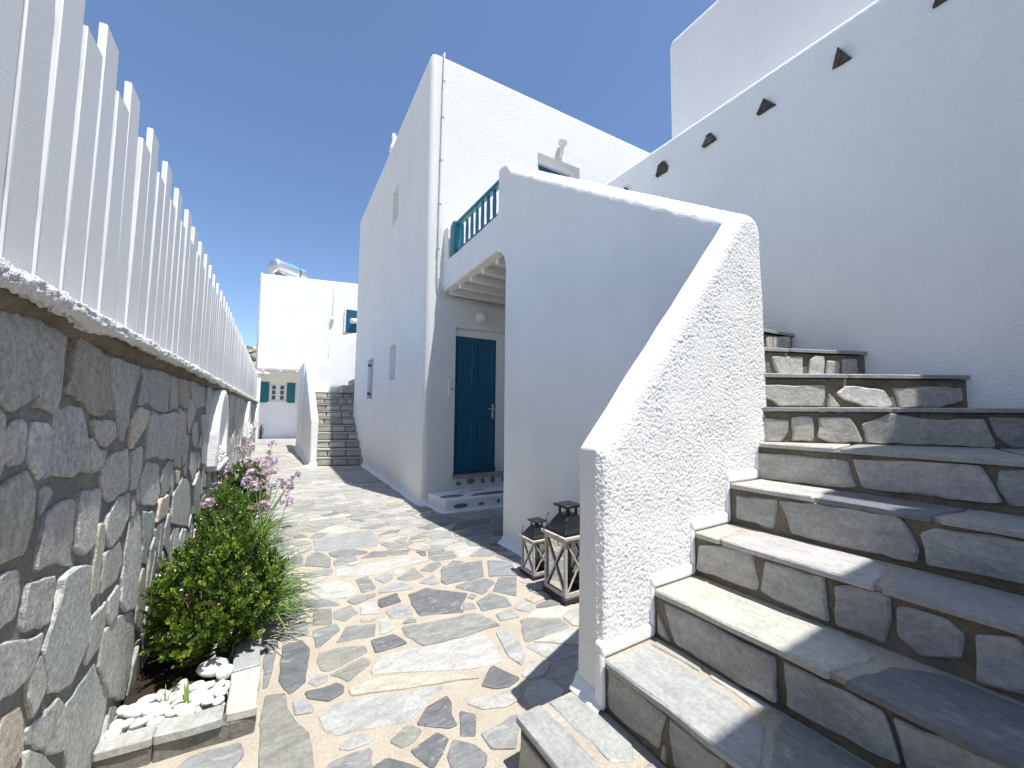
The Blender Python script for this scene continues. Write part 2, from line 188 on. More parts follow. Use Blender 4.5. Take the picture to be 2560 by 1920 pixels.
# ------------------------------------------------------------------ object helpers
def root_loc(p):
    while p is not None and p.parent is not None: p = p.parent
    return p.location.copy() if p is not None else Vector((0, 0, 0))
def tag(o, label=None, cat=None, group=None, kind=None):
    if label: o['label'] = label
    if cat: o['category'] = cat
    if group: o['group'] = group
    if kind: o['kind'] = kind
    return o
def thing(name, loc, label, cat, group=None):
    o = bpy.data.objects.new(name, None); o.empty_display_size = .1; o.location = loc; COL.objects.link(o)
    return tag(o, label, cat, group)
def link(name, me, parent=None, mat=None):
    o = bpy.data.objects.new(name, me); COL.objects.link(o)
    if mat is not None and not me.materials: me.materials.append(mat)
    if parent is not None: o.parent = parent
    return o
def mesh_from(name, verts, faces, mat=None, tones=None, smooth=False, off=None):
    me = bpy.data.meshes.new(name)
    if off is not None: verts = [(v[0]-off[0], v[1]-off[1], v[2]-off[2]) for v in verts]
    me.from_pydata(verts, [], faces); me.update()
    if tones is not None:
        at = me.color_attributes.new('tone', 'FLOAT_COLOR', 'POINT')
        arr = np.ones((len(verts), 4), np.float32); arr[:, :3] = np.asarray(tones, np.float32).reshape(-1, 3)
        at.data.foreach_set('color', arr.ravel())
    if smooth: me.polygons.foreach_set('use_smooth', [True]*len(me.polygons))
    if mat is not None: me.materials.append(mat)
    return me
class MB:
    """collects faces in world coordinates; build() makes ONE mesh object"""
    def __init__(s): s.v = []; s.f = []; s.t = []
    def add(s, vs, fs, tone=None):
        o = len(s.v); s.v += [tuple(x) for x in vs]; s.f += [tuple(i+o for i in f) for f in fs]
        if tone is not None: s.t += [tone]*len(vs)
        return s
    def box(s, x0, x1, y0, y1, z0, z1, tone=None):
        v = [(x, y, z) for z in (z0, z1) for y in (y0, y1) for x in (x0, x1)]
        return s.add(v, [(0,2,3,1),(4,5,7,6),(0,1,5,4),(2,6,7,3),(0,4,6,2),(1,3,7,5)], tone)
    def bar(s, a, b, w, h=None, up=(0, 0, 1), tone=None):
        a = Vector(a); b = Vector(b); d = (b-a).normalized(); h = h or w; up = Vector(up)
        if abs(d.dot(up)) > .98: up = Vector((0, 1, 0))
        x = d.cross(up).normalized(); y = x.cross(d).normalized()
        v = [q + x*i*w/2 + y*j*h/2 for q in (a, b) for i, j in ((-1,-1),(1,-1),(1,1),(-1,1))]
        return s.add(v, [(0,1,2,3),(7,6,5,4),(0,4,5,1),(1,5,6,2),(2,6,7,3),(3,7,4,0)], tone)
    def tube(s, pts, r, k=8, tone=None, close=False, taper=None):
        pts = [Vector(p) for p in pts]; n = len(pts); vs = []; fs = []; px = None
        for i, p in enumerate(pts):
            d = (pts[(i+1) % n]-pts[i-1]) if close else (pts[min(i+1, n-1)]-pts[max(i-1, 0)])
            d.normalize(); ref = px if px is not None else (Vector((0, 0, 1)) if abs(d.z) < .9 else Vector((1, 0, 0)))
            x = (ref - d*ref.dot(d)); x = x.normalized() if x.length > 1e-6 else d.orthogonal().normalized(); px = x; y = d.cross(x)
            rr = r*(1+(taper-1)*i/max(n-1, 1)) if taper is not None else r
            vs += [p + (x*math.cos(t) + y*math.sin(t))*rr for t in [2*math.pi*j/k for j in range(k)]]
        for i in range(n if close else n-1):
            for j in range(k):
                a = i*k+j; b = i*k+(j+1) % k; c = ((i+1) % n)*k+(j+1) % k; d = ((i+1) % n)*k+j
                fs.append((a, b, c, d))
        if not close: fs += [tuple(range(k-1, -1, -1)), tuple((n-1)*k+j for j in range(k))]
        return s.add(vs, fs, tone)
    def lathe(s, o, prof, k=16, axis=(0, 0, 1), tone=None):
        ax = Vector(axis).normalized(); x = ax.orthogonal().normalized(); y = ax.cross(x); o = Vector(o); vs = []; fs = []
        for r, h in prof: vs += [o + ax*h + (x*math.cos(t)+y*math.sin(t))*max(r, 1e-4) for t in [2*math.pi*j/k for j in range(k)]]
        for i in range(len(prof)-1):
            for j in range(k): fs.append((i*k+j, i*k+(j+1) % k, (i+1)*k+(j+1) % k, (i+1)*k+j))
        fs += [tuple(range(k-1, -1, -1)), tuple((len(prof)-1)*k+j for j in range(k))]
        return s.add(vs, fs, tone)
    def prism(s, poly, d, tone=None):
        """poly: 3-D polygon (counter-clockwise seen from -d), pushed along vector d"""
        n = len(poly); d = Vector(d); a = [Vector(p) for p in poly]; b = [p+d for p in a]
        return s.add(a+b, [tuple(range(n)), tuple(range(2*n-1, n-1, -1))] + [(i, n+i, n+(i+1) % n, (i+1) % n) for i in range(n)], tone)
    def build(s, name, mat, parent=None, smooth=False, fix=True):
        off = root_loc(parent) if parent is not None else None
        me = mesh_from(name, s.v, s.f, mat, s.t if len(s.t) == len(s.v) and s.t else None, smooth, off)
        if fix:
            bm = bmesh.new(); bm.from_mesh(me); bmesh.ops.recalc_face_normals(bm, faces=bm.faces); bm.to_mesh(me); bm.free()
        return link(name, me, parent)
def bevel(o, w, seg=2, angle=40):
    bm = bmesh.new(); bm.from_mesh(o.data)
    bmesh.ops.remove_doubles(bm, verts=bm.verts, dist=1e-5)
    bm.normal_update(); org = [f.normal.copy() for f in bm.faces]
    es = [e for e in bm.edges if len(e.link_faces) == 2 and e.calc_face_angle(0) > math.radians(angle)]
    bmesh.ops.bevel(bm, geom=es, offset=w, segments=seg, profile=.5, affect='EDGES', clamp_overlap=True)
    bm.normal_update()
    flat = [any(f.normal.dot(q) > .9995 for q in org) for f in bm.faces] if len(org) < 80 else [False]*len(bm.faces)
    bm.to_mesh(o.data); bm.free()
    o.data.polygons.foreach_set('use_smooth', [True]*len(flat))
    try: o.data.set_sharp_from_angle(angle=math.radians(35))
    except Exception: pass
    o.data.polygons.foreach_set('use_smooth', [not x for x in flat])
    return o
def bake(o):
    dg = bpy.context.evaluated_depsgraph_get(); dg.update()
    me = bpy.data.meshes.new_from_object(o.evaluated_get(dg)); o.modifiers.clear(); old = o.data; o.data = me; bpy.data.meshes.remove(old); return o
def cut(o, boxes):
    """boolean-subtract a list of MB collections from o"""
    tmp = []
    for b in boxes:
        c = b.build('cutter', None); tmp.append(c)
        md = o.modifiers.new('b', 'BOOLEAN'); md.operation = 'DIFFERENCE'; md.solver = 'EXACT'; md.object = c
    keep = [p.normal.copy() for p in o.data.polygons if not p.use_smooth]
    keep += [Vector(q) for q in ((1, 0, 0), (-1, 0, 0), (0, 1, 0), (0, -1, 0), (0, 0, 1), (0, 0, -1))]
    bpy.context.view_layer.update()
    bake(o)
    o.data.polygons.foreach_set('use_smooth', [not any(p.normal.dot(q) > .9995 for q in keep) for p in o.data.polygons])
    for c in tmp:
        m = c.data; bpy.data.objects.remove(c); bpy.data.meshes.remove(m)
    return o
def soften(o, voxel, iters, amp=0, freq=60, sel=None, amp2=0, freq2=8, grains=False):
    md = o.modifiers.new('r', 'REMESH'); md.mode = 'VOXEL'; md.voxel_size = voxel; md.use_smooth_shade = True
    ms = o.modifiers.new('s', 'SMOOTH'); ms.factor = .5; ms.iterations = iters
    bpy.context.view_layer.update(); bake(o)
    me = o.data; nv = len(me.vertices)
    co = np.empty(nv*3); me.vertices.foreach_get('co', co); co = co.reshape(-1, 3)
    no = np.empty(nv*3); me.vertex_normals.foreach_get('vector', no); no = no.reshape(-1, 3)
    d = np.zeros(nv)
    for i in range(nv):
        c = co[i]
        if amp2: d[i] += amp2*noise.noise(Vector(c)*freq2)
        if amp and (sel is None or sel(c, no[i])):
            q = Vector(c)*freq
            if grains: a = (.62-noise.voronoi(q)[0][0])*1.5*(.75+.5*noise.noise(q*.06)) + .5*noise.noise(q*1.9)
            else: a = noise.noise(q) + .6*noise.noise(q*2.1)
            d[i] += amp*a
    co += no*d[:, None]
    me.vertices.foreach_set('co', co.ravel()); me.update()
    me.polygons.foreach_set('use_smooth', [True]*len(me.polygons))
    return o

# ------------------------------------------------------------------ flat stones
def rnd(a, b): return random.uniform(a, b)
def area2(p): return .5*sum(p[i-1][0]*p[i][1]-p[i][0]*p[i-1][1] for i in range(len(p)))
def ragged(poly, amp, seg):
    if area2(poly) < 0: poly = poly[::-1]
    out = []; n = len(poly)
    for i in range(n):                      # clip the corners a little, then break the edges up
        p0, p, p1 = poly[i-1], poly[i], poly[(i+1) % n]
        for q in (p0, p1):
            d = math.hypot(q[0]-p[0], q[1]-p[1]); t = min(.2, .007/d) if d > 1e-6 else 0
            out.append((p[0]+(q[0]-p[0])*t, p[1]+(q[1]-p[1])*t))
    res = []; n = len(out)
    for i in range(n):
        a = out[i]; b = out[(i+1) % n]; L = math.hypot(b[0]-a[0], b[1]-a[1]); k = max(1, min(4, int(L/seg)))
        for j in range(k):
            t = j/k; jx, jy = (rnd(-amp, amp), rnd(-amp, amp)) if j else (0, 0)
            res.append((a[0]+(b[0]-a[0])*t+jx, a[1]+(b[1]-a[1])*t+jy))
    return res
def slab(mb, poly, o, u, v, n, h0, h1, tone, bev=.006, amp=.003, seg=.06, tilt=.0):
    p = ragged(poly, amp, seg); k = len(p)
    cx = sum(a for a, _ in p)/k; cy = sum(b for _, b in p)/k
    o, u, v, n = Vector(o), Vector(u), Vector(v), Vector(n)
    tx, ty = rnd(-tilt, tilt), rnd(-tilt, tilt)
    H = lambda a, b, h: o + u*a + v*b + n*(h + tx*(a-cx) + ty*(b-cy))
    vs = [o+u*a+v*b+n*h0 for a, b in p] + [H(a, b, h1-bev*rnd(.6, 1.2)) for a, b in p]
    for a, b in p:
        d = math.hypot(a-cx, b-cy); t = max(0, 1-bev*rnd(.8, 2.0)/max(d, 1e-3)); vs.append(H(cx+(a-cx)*t, cy+(b-cy)*t, h1))
    fs = [tuple(range(2*k, 3*k))]
    for i in range(k):
        j = (i+1) % k; fs += [(i, j, k+j, k+i), (k+i, k+j, 2*k+j, 2*k+i)]
    return mb.add(vs, fs, tone)
def clip(poly, nx, ny, c):
    out = []; n = len(poly)
    for i in range(n):
        a = poly[i-1]; b = poly[i]; da = a[0]*nx+a[1]*ny-c; db = b[0]*nx+b[1]*ny-c
        if (da < 0) != (db < 0):
            t = da/(da-db); out.append((a[0]+(b[0]-a[0])*t, a[1]+(b[1]-a[1])*t))
        if db < 0: out.append(b)
    return out
def inside(p, poly):
    r = False; n = len(poly)
    for i in range(n):
        a = poly[i-1]; b = poly[i]
        if (a[1] > p[1]) != (b[1] > p[1]) and p[0] < (b[0]-a[0])*(p[1]-a[1])/(b[1]-a[1])+a[0]: r = not r
    return r
def crazy(bounds, fixed, sx, sy, gap, keep=lambda c: True, jit=.42, minarea=.002):
    """irregular cells filling bounds (x0,x1,y0,y1) round the fixed polygons; sx, sy = mean cell size"""
    x0, x1, y0, y1 = bounds; seeds = []
    ny = max(1, int((y1-y0)/sy)); nx = max(1, int((x1-x0)/sx))
    for j in range(ny):
        for i in range(nx):
            if random.random() < .10: continue
            p = (x0+(i+.5+(.25 if j % 2 else -.25)+rnd(-jit, jit))*(x1-x0)/nx, y0+(j+.5+rnd(-jit, jit))*(y1-y0)/ny)
            if not any(inside(p, f) for f in fixed): seeds.append(p)
            if random.random() < .12: seeds.append((p[0]+rnd(-.5, .5)*sx, p[1]+rnd(-.5, .5)*sy))
    seeds = [s for s in seeds if not any(inside(s, f) for f in fixed)]
    S = np.array(seeds); A = S/np.array([sx, sy]); fx = []
    for f in fixed:
        for i in range(len(f)):
            a = f[i-1]; b = f[i]; L = math.hypot(b[0]-a[0], b[1]-a[1]); k = max(1, int(L/.035))
            fx += [(a[0]+(b[0]-a[0])*t/k, a[1]+(b[1]-a[1])*t/k) for t in range(k)]
    FX = np.array(fx) if fx else np.zeros((0, 2)); out = []
    for s, a in zip(S, A):
        poly = [(max(x0, s[0]-2.2*sx), max(y0, s[1]-2.2*sy)), (min(x1, s[0]+2.2*sx), max(y0, s[1]-2.2*sy)),
                (min(x1, s[0]+2.2*sx), min(y1, s[1]+2.2*sy)), (max(x0, s[0]-2.2*sx), min(y1, s[1]+2.2*sy))]
        d = ((A-a)**2).sum(1)
        for q in np.argsort(d)[1:26]:
            if d[q] < 1e-9: continue
            b = A[q]; nx_, ny_ = (b[0]-a[0])/sx, (b[1]-a[1])/sy; L = math.hypot(nx_, ny_)
            mx, my = (s[0]+S[q][0])/2, (s[1]+S[q][1])/2
            nx_, ny_ = nx_/L, ny_/L; poly = clip(poly, nx_, ny_, mx*nx_+my*ny_-gap/2)
            if len(poly) < 3: break
        if len(poly) >= 3 and len(FX):
            dd = np.hypot(FX[:, 0]-s[0], FX[:, 1]-s[1])
            for q in np.argsort(dd)[:70]:
                if dd[q] > 2.5*max(sx, sy): break
                nx_, ny_ = (FX[q][0]-s[0])/dd[q], (FX[q][1]-s[1])/dd[q]
                poly = clip(poly, nx_, ny_, s[0]*nx_+s[1]*ny_+dd[q]-gap)
                if len(poly) < 3: break
        if len(poly) >= 3 and abs(area2(poly)) > minarea:
            c = (sum(p[0] for p in poly)/len(poly), sum(p[1] for p in poly)/len(poly))
            if keep(c): out.append(poly)
    return out
def vary(c, a=.12):
    k = 1+rnd(-a, a); return tuple(max(.01, x*k*(1+rnd(-.02, .02))) for x in c)

# ================================================================== SETTING: ground, path, hillside
g = MB(); g.add([(-300, -300, -.06), (300, -300, -.06), (300, 400, -.06), (-300, 400, -.06)], [(0, 1, 2, 3)])
tag(g.build('ground', M['earth']), kind='structure')
path = MB(); path.add([(-.52, -1.5, 0), (4.0, -1.5, 0), (4.0, 23, 0), (-1.5, 23, 0), (-1.5, 17.2, 0), (-.52, 17.2, 0)], [(0, 1, 2, 3, 4, 5)])
path = tag(path.build('path', M['mortar_path']), kind='structure')
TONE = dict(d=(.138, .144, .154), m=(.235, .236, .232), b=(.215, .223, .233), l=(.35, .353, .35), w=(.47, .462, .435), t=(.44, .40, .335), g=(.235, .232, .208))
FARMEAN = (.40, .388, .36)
hand = [(t, [(a/1000, b/1000) for a, b in p]) for t, p in PATH_STONES]
hand = [(t, p if area2(p) > 0 else p[::-1]) for t, p in hand]
def path_keep(c):
    x, y = c
    if y < 6.75 and x < .03: return False
    if x < .95 and y < 1.42: return False
    if x > .8 and y < 1.3: return False
    if x > 1.2 and y < 1.45: return False
    if x > 2.1 and (y < 3.62 or y > 5.6): return False
    if x > 1.92 and y > 4.95: return False
    if y > 10.2 and .72 < x: return False
    return True
near = crazy((-.0, 3.3, .9, 7.0), [p for _, p in hand], .24, .16, .022, path_keep, minarea=.006)
far = crazy((-.55, 2.2, 7.0, 13.0), [], .42, .22, .03, path_keep)
vfar = crazy((-.9, 2.2, 13.0, 21.6), [], .6, .35, .03, lambda c: c[0] < .75)
MIX = 'llllllwwwwmmmbbttgd'
cells = [(t, p, 1) for t, p in hand] + [(random.choice(MIX), p, 0) for p in near + far + vfar]
def pdist(p): return math.hypot(sum(a for a, _ in p)/len(p), sum(b for _, b in p)/len(p))
cells.sort(key=lambda c: pdist(c[1]) - 2.5*math.sqrt(abs(area2(c[1]))))
rest = MB()
for i, (t, p, h) in enumerate(cells):
    mb = MB() if i < 297 else rest
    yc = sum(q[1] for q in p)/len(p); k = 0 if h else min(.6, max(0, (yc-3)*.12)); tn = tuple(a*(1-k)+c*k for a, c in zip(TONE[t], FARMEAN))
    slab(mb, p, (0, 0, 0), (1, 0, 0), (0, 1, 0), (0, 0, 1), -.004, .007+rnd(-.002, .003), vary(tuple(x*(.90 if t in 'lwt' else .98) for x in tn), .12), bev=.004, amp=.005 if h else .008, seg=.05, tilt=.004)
    if i < 297: mb.build('paving_stone', M['slate_path'], path, fix=False)
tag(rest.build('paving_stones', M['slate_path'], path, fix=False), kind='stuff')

# hillside with scrub and rocks
hv = []; hf = []; nx, ny = 40, 24
for j in range(ny):
    for i in range(nx):
        x = -75+i*90/(nx-1); y = 70+j*110/(ny-1)
        z = 26*(1-math.exp(-max(0, y-74)/38))*(.84+.12*math.sin(x*.06+1.1)) + 1.6*noise.noise(Vector((x*.1, y*.1, 0)))
        hv.append((x, y, z-.3 if j else -2))
for j in range(ny-1):
    for i in range(nx-1): a = j*nx+i; hf.append((a, a+1, a+nx+1, a+nx))
def hill_z(x, y): return 26*(1-math.exp(-max(0, y-74)/38))*(.84+.12*math.sin(x*.06+1.1)) + 1.6*noise.noise(Vector((x*.1, y*.1, 0))) - .3
hill = tag(link('hillside', mesh_from('hillside', hv, hf, M['earth'], smooth=True)), kind='structure')
sb = MB()
for _ in range(1500):
    x = rnd(-18, 2); y = rnd(74, 165); z = hill_z(x, y); r = rnd(.5, 1.5); rock = random.random() < .30
    tone = vary((.42, .40, .35) if rock else random.choice([(.07, .085, .04), (.10, .10, .055), (.15, .14, .08)]), .2)
    pts = [(x+r*rnd(.6, 1.2)*math.cos(t)*.9, y+r*rnd(.6, 1.2)*math.sin(t)*.9, z-.1) for t in [k*1.047 for k in range(6)]]
    sb.add(pts+[(x+rnd(-.2, .2), y, z+r*rnd(.5, .9))], [(k, (k+1) % 6, 6) for k in range(6)], tone)
tag(sb.build('hillside_scrub', M['leaf'], smooth=False), kind='stuff')
hz0 = hill_z(-12.4, 160)
hh = thing('hilltop_house', (-12.4, 160, hz0), 'tiny flat-roofed white house on the skyline of the scrubby hill', 'house')
b = MB(); b.box(-16.5, -8.8, 158, 164, hz0-1.5, hz0+3.0); bevel(b.build('wall', M['smooth'], hh), .15)
for k, x in enumerate((-14.6, -12.9)):
    b = MB(); b.box(x-.5, x+.5, 157.9, 158.2, hz0+.5, hz0+2.0); b.build('window', M['pane'], hh)

# ================================================================== LEFT SIDE: stone wall, coping, fence
wall = thing('stone_wall', (-.7, 8, 0), 'long grey slate garden wall with rough white coping along the path', 'wall')
b = MB(); b.box(-.9, -.518, -2.5, 17.1, 0, 1.600); b.build('mortar_core', M['mortar_wall'], wall)
NICHE = [(4.62, 5.48, .80, 1.545), (9.70, 10.60, .78, 1.52), (15.1, 16.0, .76, 1.50)]
hand_w = [(t, [(a/1000, b/1000) for a, b in p]) for t, p in WALL_STONES]
hand_w = [(t, p if area2(p) > 0 else p[::-1]) for t, p in hand_w]
nich = [[(a-.02, z0-.02), (b_+.02, z0-.02), (b_+.02, z1+.02), (a-.02, z1+.02)] for a, b_, z0, z1 in NICHE]
fx = [p for _, p in hand_w]
wn_ = crazy((.35, 4.4, .0, 1.565), fx, .13, .24, .020, lambda c: True, minarea=.003)
wm_ = crazy((4.4, 9.0, .0, 1.55), nich, .16, .27, .024)
wf_ = crazy((9.0, 17.0, .0, 1.55), nich, .20, .30, .026)
wst = [(t, p, 1) for t, p in hand_w] + [(rnd(.2, .28), p, 0) for p in wn_+wm_+wf_]
wst.sort(key=lambda c: math.hypot(sum(a for a, _ in c[1])/len(c[1]), 1)-1.5*math.sqrt(abs(area2(c[1]))))
rest = MB()
for i, (t, p, h) in enumerate(wst):
    mb = MB() if i < 296 else rest
    q = random.random(); base = (t*1.0, t*1.0, t*.96) if q < .65 else ((t*.95, t*1.0, t*.97) if q < .88 else (t*1.08, t*1.01, t*.89))
    if t >= .3: base = (t*1.12, t*1.0, t*.82)
    slab(mb, p, (-.522, 0, 0), (0, 1, 0), (0, 0, 1), (1, 0, 0), 0, rnd(.010, .019), vary(tuple(x*1.72 for x in base), .10), bev=.004, amp=.008, seg=.036, tilt=.035)
    if i < 296: mb.build('wall_stone', M['slate_wall'], wall, fix=False)
tag(rest.build('wall_stones', M['slate_wall'], wall, fix=False), kind='stuff')
# coping: an irregular plastered band
prof = [(-.93, 1.605), (-.60, 1.603), (-.480, 1.592), (-.456, 1.586), (-.446, 1.600), (-.448, 1.626), (-.470, 1.644), (-.56, 1.650), (-.93, 1.652)]
cv = []; cf = []; ys = []
y = -2.5
while y < 17.15: ys.append(y); y += .018 if -.1 < y < 5 else (.05 if y < 9 else .1)
fine = []
for i in range(len(prof)-1):
    a, c = prof[i], prof[i+1]; k = 6 if 1 <= i <= 6 else 1
    fine += [(a[0]+(c[0]-a[0])*t/k, a[1]+(c[1]-a[1])*t/k) for t in range(k)]
fine.append(prof[-1]); k = len(fine)
for y in ys:
    for x, z in fine:
        f = 1 if x > -.62 else 0
        d = (.007*noise.noise(Vector((x*9, y*7, z*9))) + .009*noise.noise(Vector((x*85, y*85, z*85))) + .012*noise.noise(Vector((0, y*2.2, 3))) * (1 if z < 1.6 else .3))*f
        cv.append((x+d, y, z+(d*.7 if z > 1.6 else d*1.3)))
for j in range(len(ys)-1):
    for i in range(k-1): a = j*k+i; cf.append((a, a+1, a+k+1, a+k))
cf.append(tuple(range((len(ys)-1)*k, len(ys)*k)))
off = wall.location
link('coping', mesh_from('coping', cv, cf, M['rough'], smooth=True, off=off), wall)
for a, b_, z0, z1 in NICHE:       # white plastered niches standing proud of the stones
    c = (a+b_)/2; w = (b_-a)/2; zs = z0+(z1-z0)*.42
    def arch(w_, zb, zt, nseg=14): return [(c-w_, zb), (c+w_, zb)] + [(c+w_*math.cos(t), zs+(zt-zs)*math.sin(t)) for t in [math.pi*i/nseg for i in range(nseg+1)]]
    o_ = arch(w, z0, z1); i_ = arch(w-.075, z0+.07, z1-.075); n_ = len(o_); vs = []; fs = []
    for x in (-.52, -.425):
        vs += [(x, p[0], p[1]) for p in o_]; vs += [(x+(.0 if x > -.45 else .004), p[0], p[1]) for p in i_]
    for i in range(n_):
        j = (i+1) % n_
        fs += [(i, j, 2*n_+j, 2*n_+i), (2*n_+i, 2*n_+j, 3*n_+j, 3*n_+i), (3*n_+i, 3*n_+j, n_+j, n_+i)]
    m_ = MB().add(vs, fs); o = m_.build('niche', M['paint'], wall); bevel(o, .018, 2)
    m_ = MB(); m_.add([(-.50, p[0], p[1]) for p in arch(w-.06, z0+.05, z1-.05)], [tuple(range(n_))]); m_.build('niche_back', M['smooth'], o)
    m_ = MB(); m_.box(-.515, -.405, a+.02, b_+.02, z0-.035, z0+.012); bevel(m_.build('sill', M['paint'], o), .012)

cv = []; cf = []          # rough brown mortar squeezed out under the coping
for j, y in enumerate(ys):
    e = .010*noise.noise(Vector((y*3.1, 5, 0)))+.007*noise.noise(Vector((y*23, 1, 0)))
    for x, z in ((-.53, 1.552+e*2.2), (-.506, 1.555+e*2.2), (-.490+e, 1.576), (-.470+e*.6, 1.5965), (-.53, 1.599)): cv.append((x+.004*noise.noise(Vector((x*90, y*90, z*90))), y, z))
for j in range(len(ys)-1):
    for i in range(4): a = j*5+i; cf.append((a, a+1, a+6, a+5))
link('coping_bed', mesh_from('coping_bed', cv, cf, M['mortar_step'], smooth=True, off=off), wall)
fence = thing('board_fence', (-.56, 8, 1.645), 'white fence of close upright boards alternating tall and short', 'fence')
def board_mesh(h, nm):
    m_ = MB(); m_.box(-.011, .011, 0, .124, 0, h); me = mesh_from(nm, m_.v, m_.f, M['fence'])
    o = bpy.data.objects.new('tmp', me); bevel(o, .0025, 1); bpy.data.objects.remove(o); return me
mt, ms_ = board_mesh(1.045, 'tall_board'), board_mesh(.905, 'short_board')
for i in range(-10, 103):
    y = 1.821 + i*.149
    if y > 17: break
    o = link('fence_board', mt if i % 2 == 0 else ms_, fence)
    o.location = Vector((-.561+rnd(-.002, .002), y+rnd(-.003, .003), 1.640+rnd(-.004, .004)))-fence.location
    o.rotation_euler = (rnd(-.002, .002), rnd(-.004, .004), rnd(-.012, .012))
for z in (1.85, 2.35):
    m_ = MB(); m_.box(-.605, -.575, .2, 17.1, z, z+.07); m_.build('rail', M['fence'], fence)

for k, (y, z, x, r) in enumerate([(4.98, .895, -.452, .050), (10.05, .885, -.43, .085), (15.5, .86, -.44, .06)]):
    lab = ['white wire ball ornament in the arched niche nearest the flowers', 'white wire ball ornament in the middle wall niche', 'white wire ball ornament in the farthest wall niche'][k]
    m_ = MB()
    for q in range(7):
        ax = Vector((rnd(-1, 1), rnd(-1, 1), rnd(-1, 1))).normalized(); u = ax.orthogonal().normalized(); v = ax.cross(u)
        m_.tube([Vector((x, y, z+r-.02))+(u*math.cos(t)+v*math.sin(t))*r for t in [2*math.pi*i/18 for i in range(18)]], .0062, 5, close=True)
    tag(m_.build('wire_ball', M['paint'], smooth=True), lab, 'ornament', 'wire balls in the wall niches')

# ================================================================== PLANTER
pl = thing('planter', (-.25, 4.5, 0), 'low slate-edged planting bed along the foot of the stone wall', 'planter')
m_ = MB(); sv = []; sf = []
for j in range(60):
    for i in range(9):
        x = -.52+i*.06; y = 2.1+j*.078
        sv.append((x, y, .045+.02*noise.noise(Vector((x*9, y*9, 0)))))
for j in range(59):
    for i in range(8): a = j*9+i; sf.append((a, a+1, a+10, a+9))
link('soil', mesh_from('soil', sv, sf, M['soil'], smooth=True, off=pl.location), pl)
ysl = [2.035, 2.36, 2.78, 3.22, 3.60, 4.1, 4.62, 5.1, 5.7, 6.2, 6.72]
KT = [(.60, .58, .52), (.38, .40, .41), (.52, .51, .48), (.42, .43, .43), (.58, .56, .5), (.4, .41, .41), (.5, .5, .48), (.45, .45, .44), (.5, .49, .45), (.44, .45, .45)]
for i in range(10):
    y0, y1 = ysl[i], ysl[i+1]-.012
    m_ = MB(); slab(m_, [(-.118+rnd(-.006, .006), y0+(.10 if i == 0 else 0)), (-.112, y0 if i else 2.05), (-.001+rnd(-.004, .003), y0), (rnd(-.004, .003), y1), (-.116+rnd(-.006, .006), y1)], (0, 0, 0), (1, 0, 0), (0, 1, 0), (0, 0, 1), +.072, .104+rnd(-.003, .003), tuple(x*.82 for x in KT[i]), bev=.005, amp=.004, seg=.08)
    m_.build('kerb_slab', M['slate_tread'], pl, fix=False)
    m_ = MB(); slab(m_, [(-.10, y0+.008), (-.008, y0+.008), (-.008, y1), (-.10, y1)], (0, 0, 0), (1, 0, 0), (0, 1, 0), (0, 0, 1), -.003, .0715, vary((.20, .19, .165)), bev=.006, amp=.005, seg=.06); m_.build('kerb_stone', M['slate_step'], pl, fix=False)
for i, (x0, x1, t) in enumerate([(-.505, -.34, (.40, .40, .38)), (-.337, -.121, (.38, .38, .365))]):
    m_ = MB(); slab(m_, [(x0, 2.075-(x0+.5)*.1), (x1, 2.075-(x1+.5)*.1), (x1, 2.15-(x1+.5)*.05), (x0, 2.15-(x0+.5)*.05)], (0, 0, 0), (1, 0, 0), (0, 1, 0), (0, 0, 1), +.070, .100+i*.003, t, bev=.005, amp=.004, seg=.08)
    q = MB(); slab(q, [(x0, 2.083-(x0+.5)*.1), (x1+.03*i, 2.083-(x1+.5)*.1), (x1+.03*i, 2.14-(x1+.5)*.05), (x0, 2.14-(x0+.5)*.05)], (0, 0, 0), (1, 0, 0), (0, 1, 0), (0, 0, 1), -.003, .0695, (.19, .18, .155), bev=.006, amp=.005, seg=.06); q.build('kerb_stone', M['slate_step'], pl, fix=False)
    slab(MB(), [(0, 0), (1, 0), (1, 1), (0, 1)], (0, 0, 0), (1, 0, 0), (0, 1, 0), (0, 0, 1), 0, 0, t)
    m_.build('kerb_slab', M['slate_tread'], pl, fix=False)

# white pebbles
def pebble_mesh(nm, mat):
    bm = bmesh.new(); bmesh.ops.create_icosphere(bm, subdivisions=2, radius=1.0); s = rnd(0, 99)
    for v in bm.verts: v.co *= 1+.13*noise.noise(v.co*1.3+Vector((s, s, s)))
    me = bpy.data.meshes.new(nm); bm.to_mesh(me); bm.free(); me.polygons.foreach_set('use_smooth', [True]*len(me.polygons)); me.materials.append(mat); return me
pm = [pebble_mesh('pebble', M['pebble']) for _ in range(5)]; pg_ = [pebble_mesh('grey_pebble', M['pebblegrey']) for _ in range(3)]
spots = []
def put_pebble(x, y, z, r, me, lab, grp, rot=None):
    o = link('pebble', me); o.location = (x, y, z); k = rnd(.72, 1.0)
    o.scale = (r*rnd(.95, 1.35), r*rnd(.75, .95), r*.62*k); o.rotation_euler = rot or (rnd(-.3, .3), rnd(-.3, .3), rnd(0, 6.3))
    tag(o, lab, 'pebble', grp); spots.append((x, y, r)); return o
put_pebble(-.195, 2.435, .112, .066, pm[0], 'large white pebble with a shaded grey top beside the soil', 'white pebbles in the planter', (.1, .1, .5))
put_pebble(-.140, 2.36, .112, .036, pm[1], 'upright egg-shaped white pebble leaning on the kerb slab', 'white pebbles in the planter', (1.2, .2, .3))
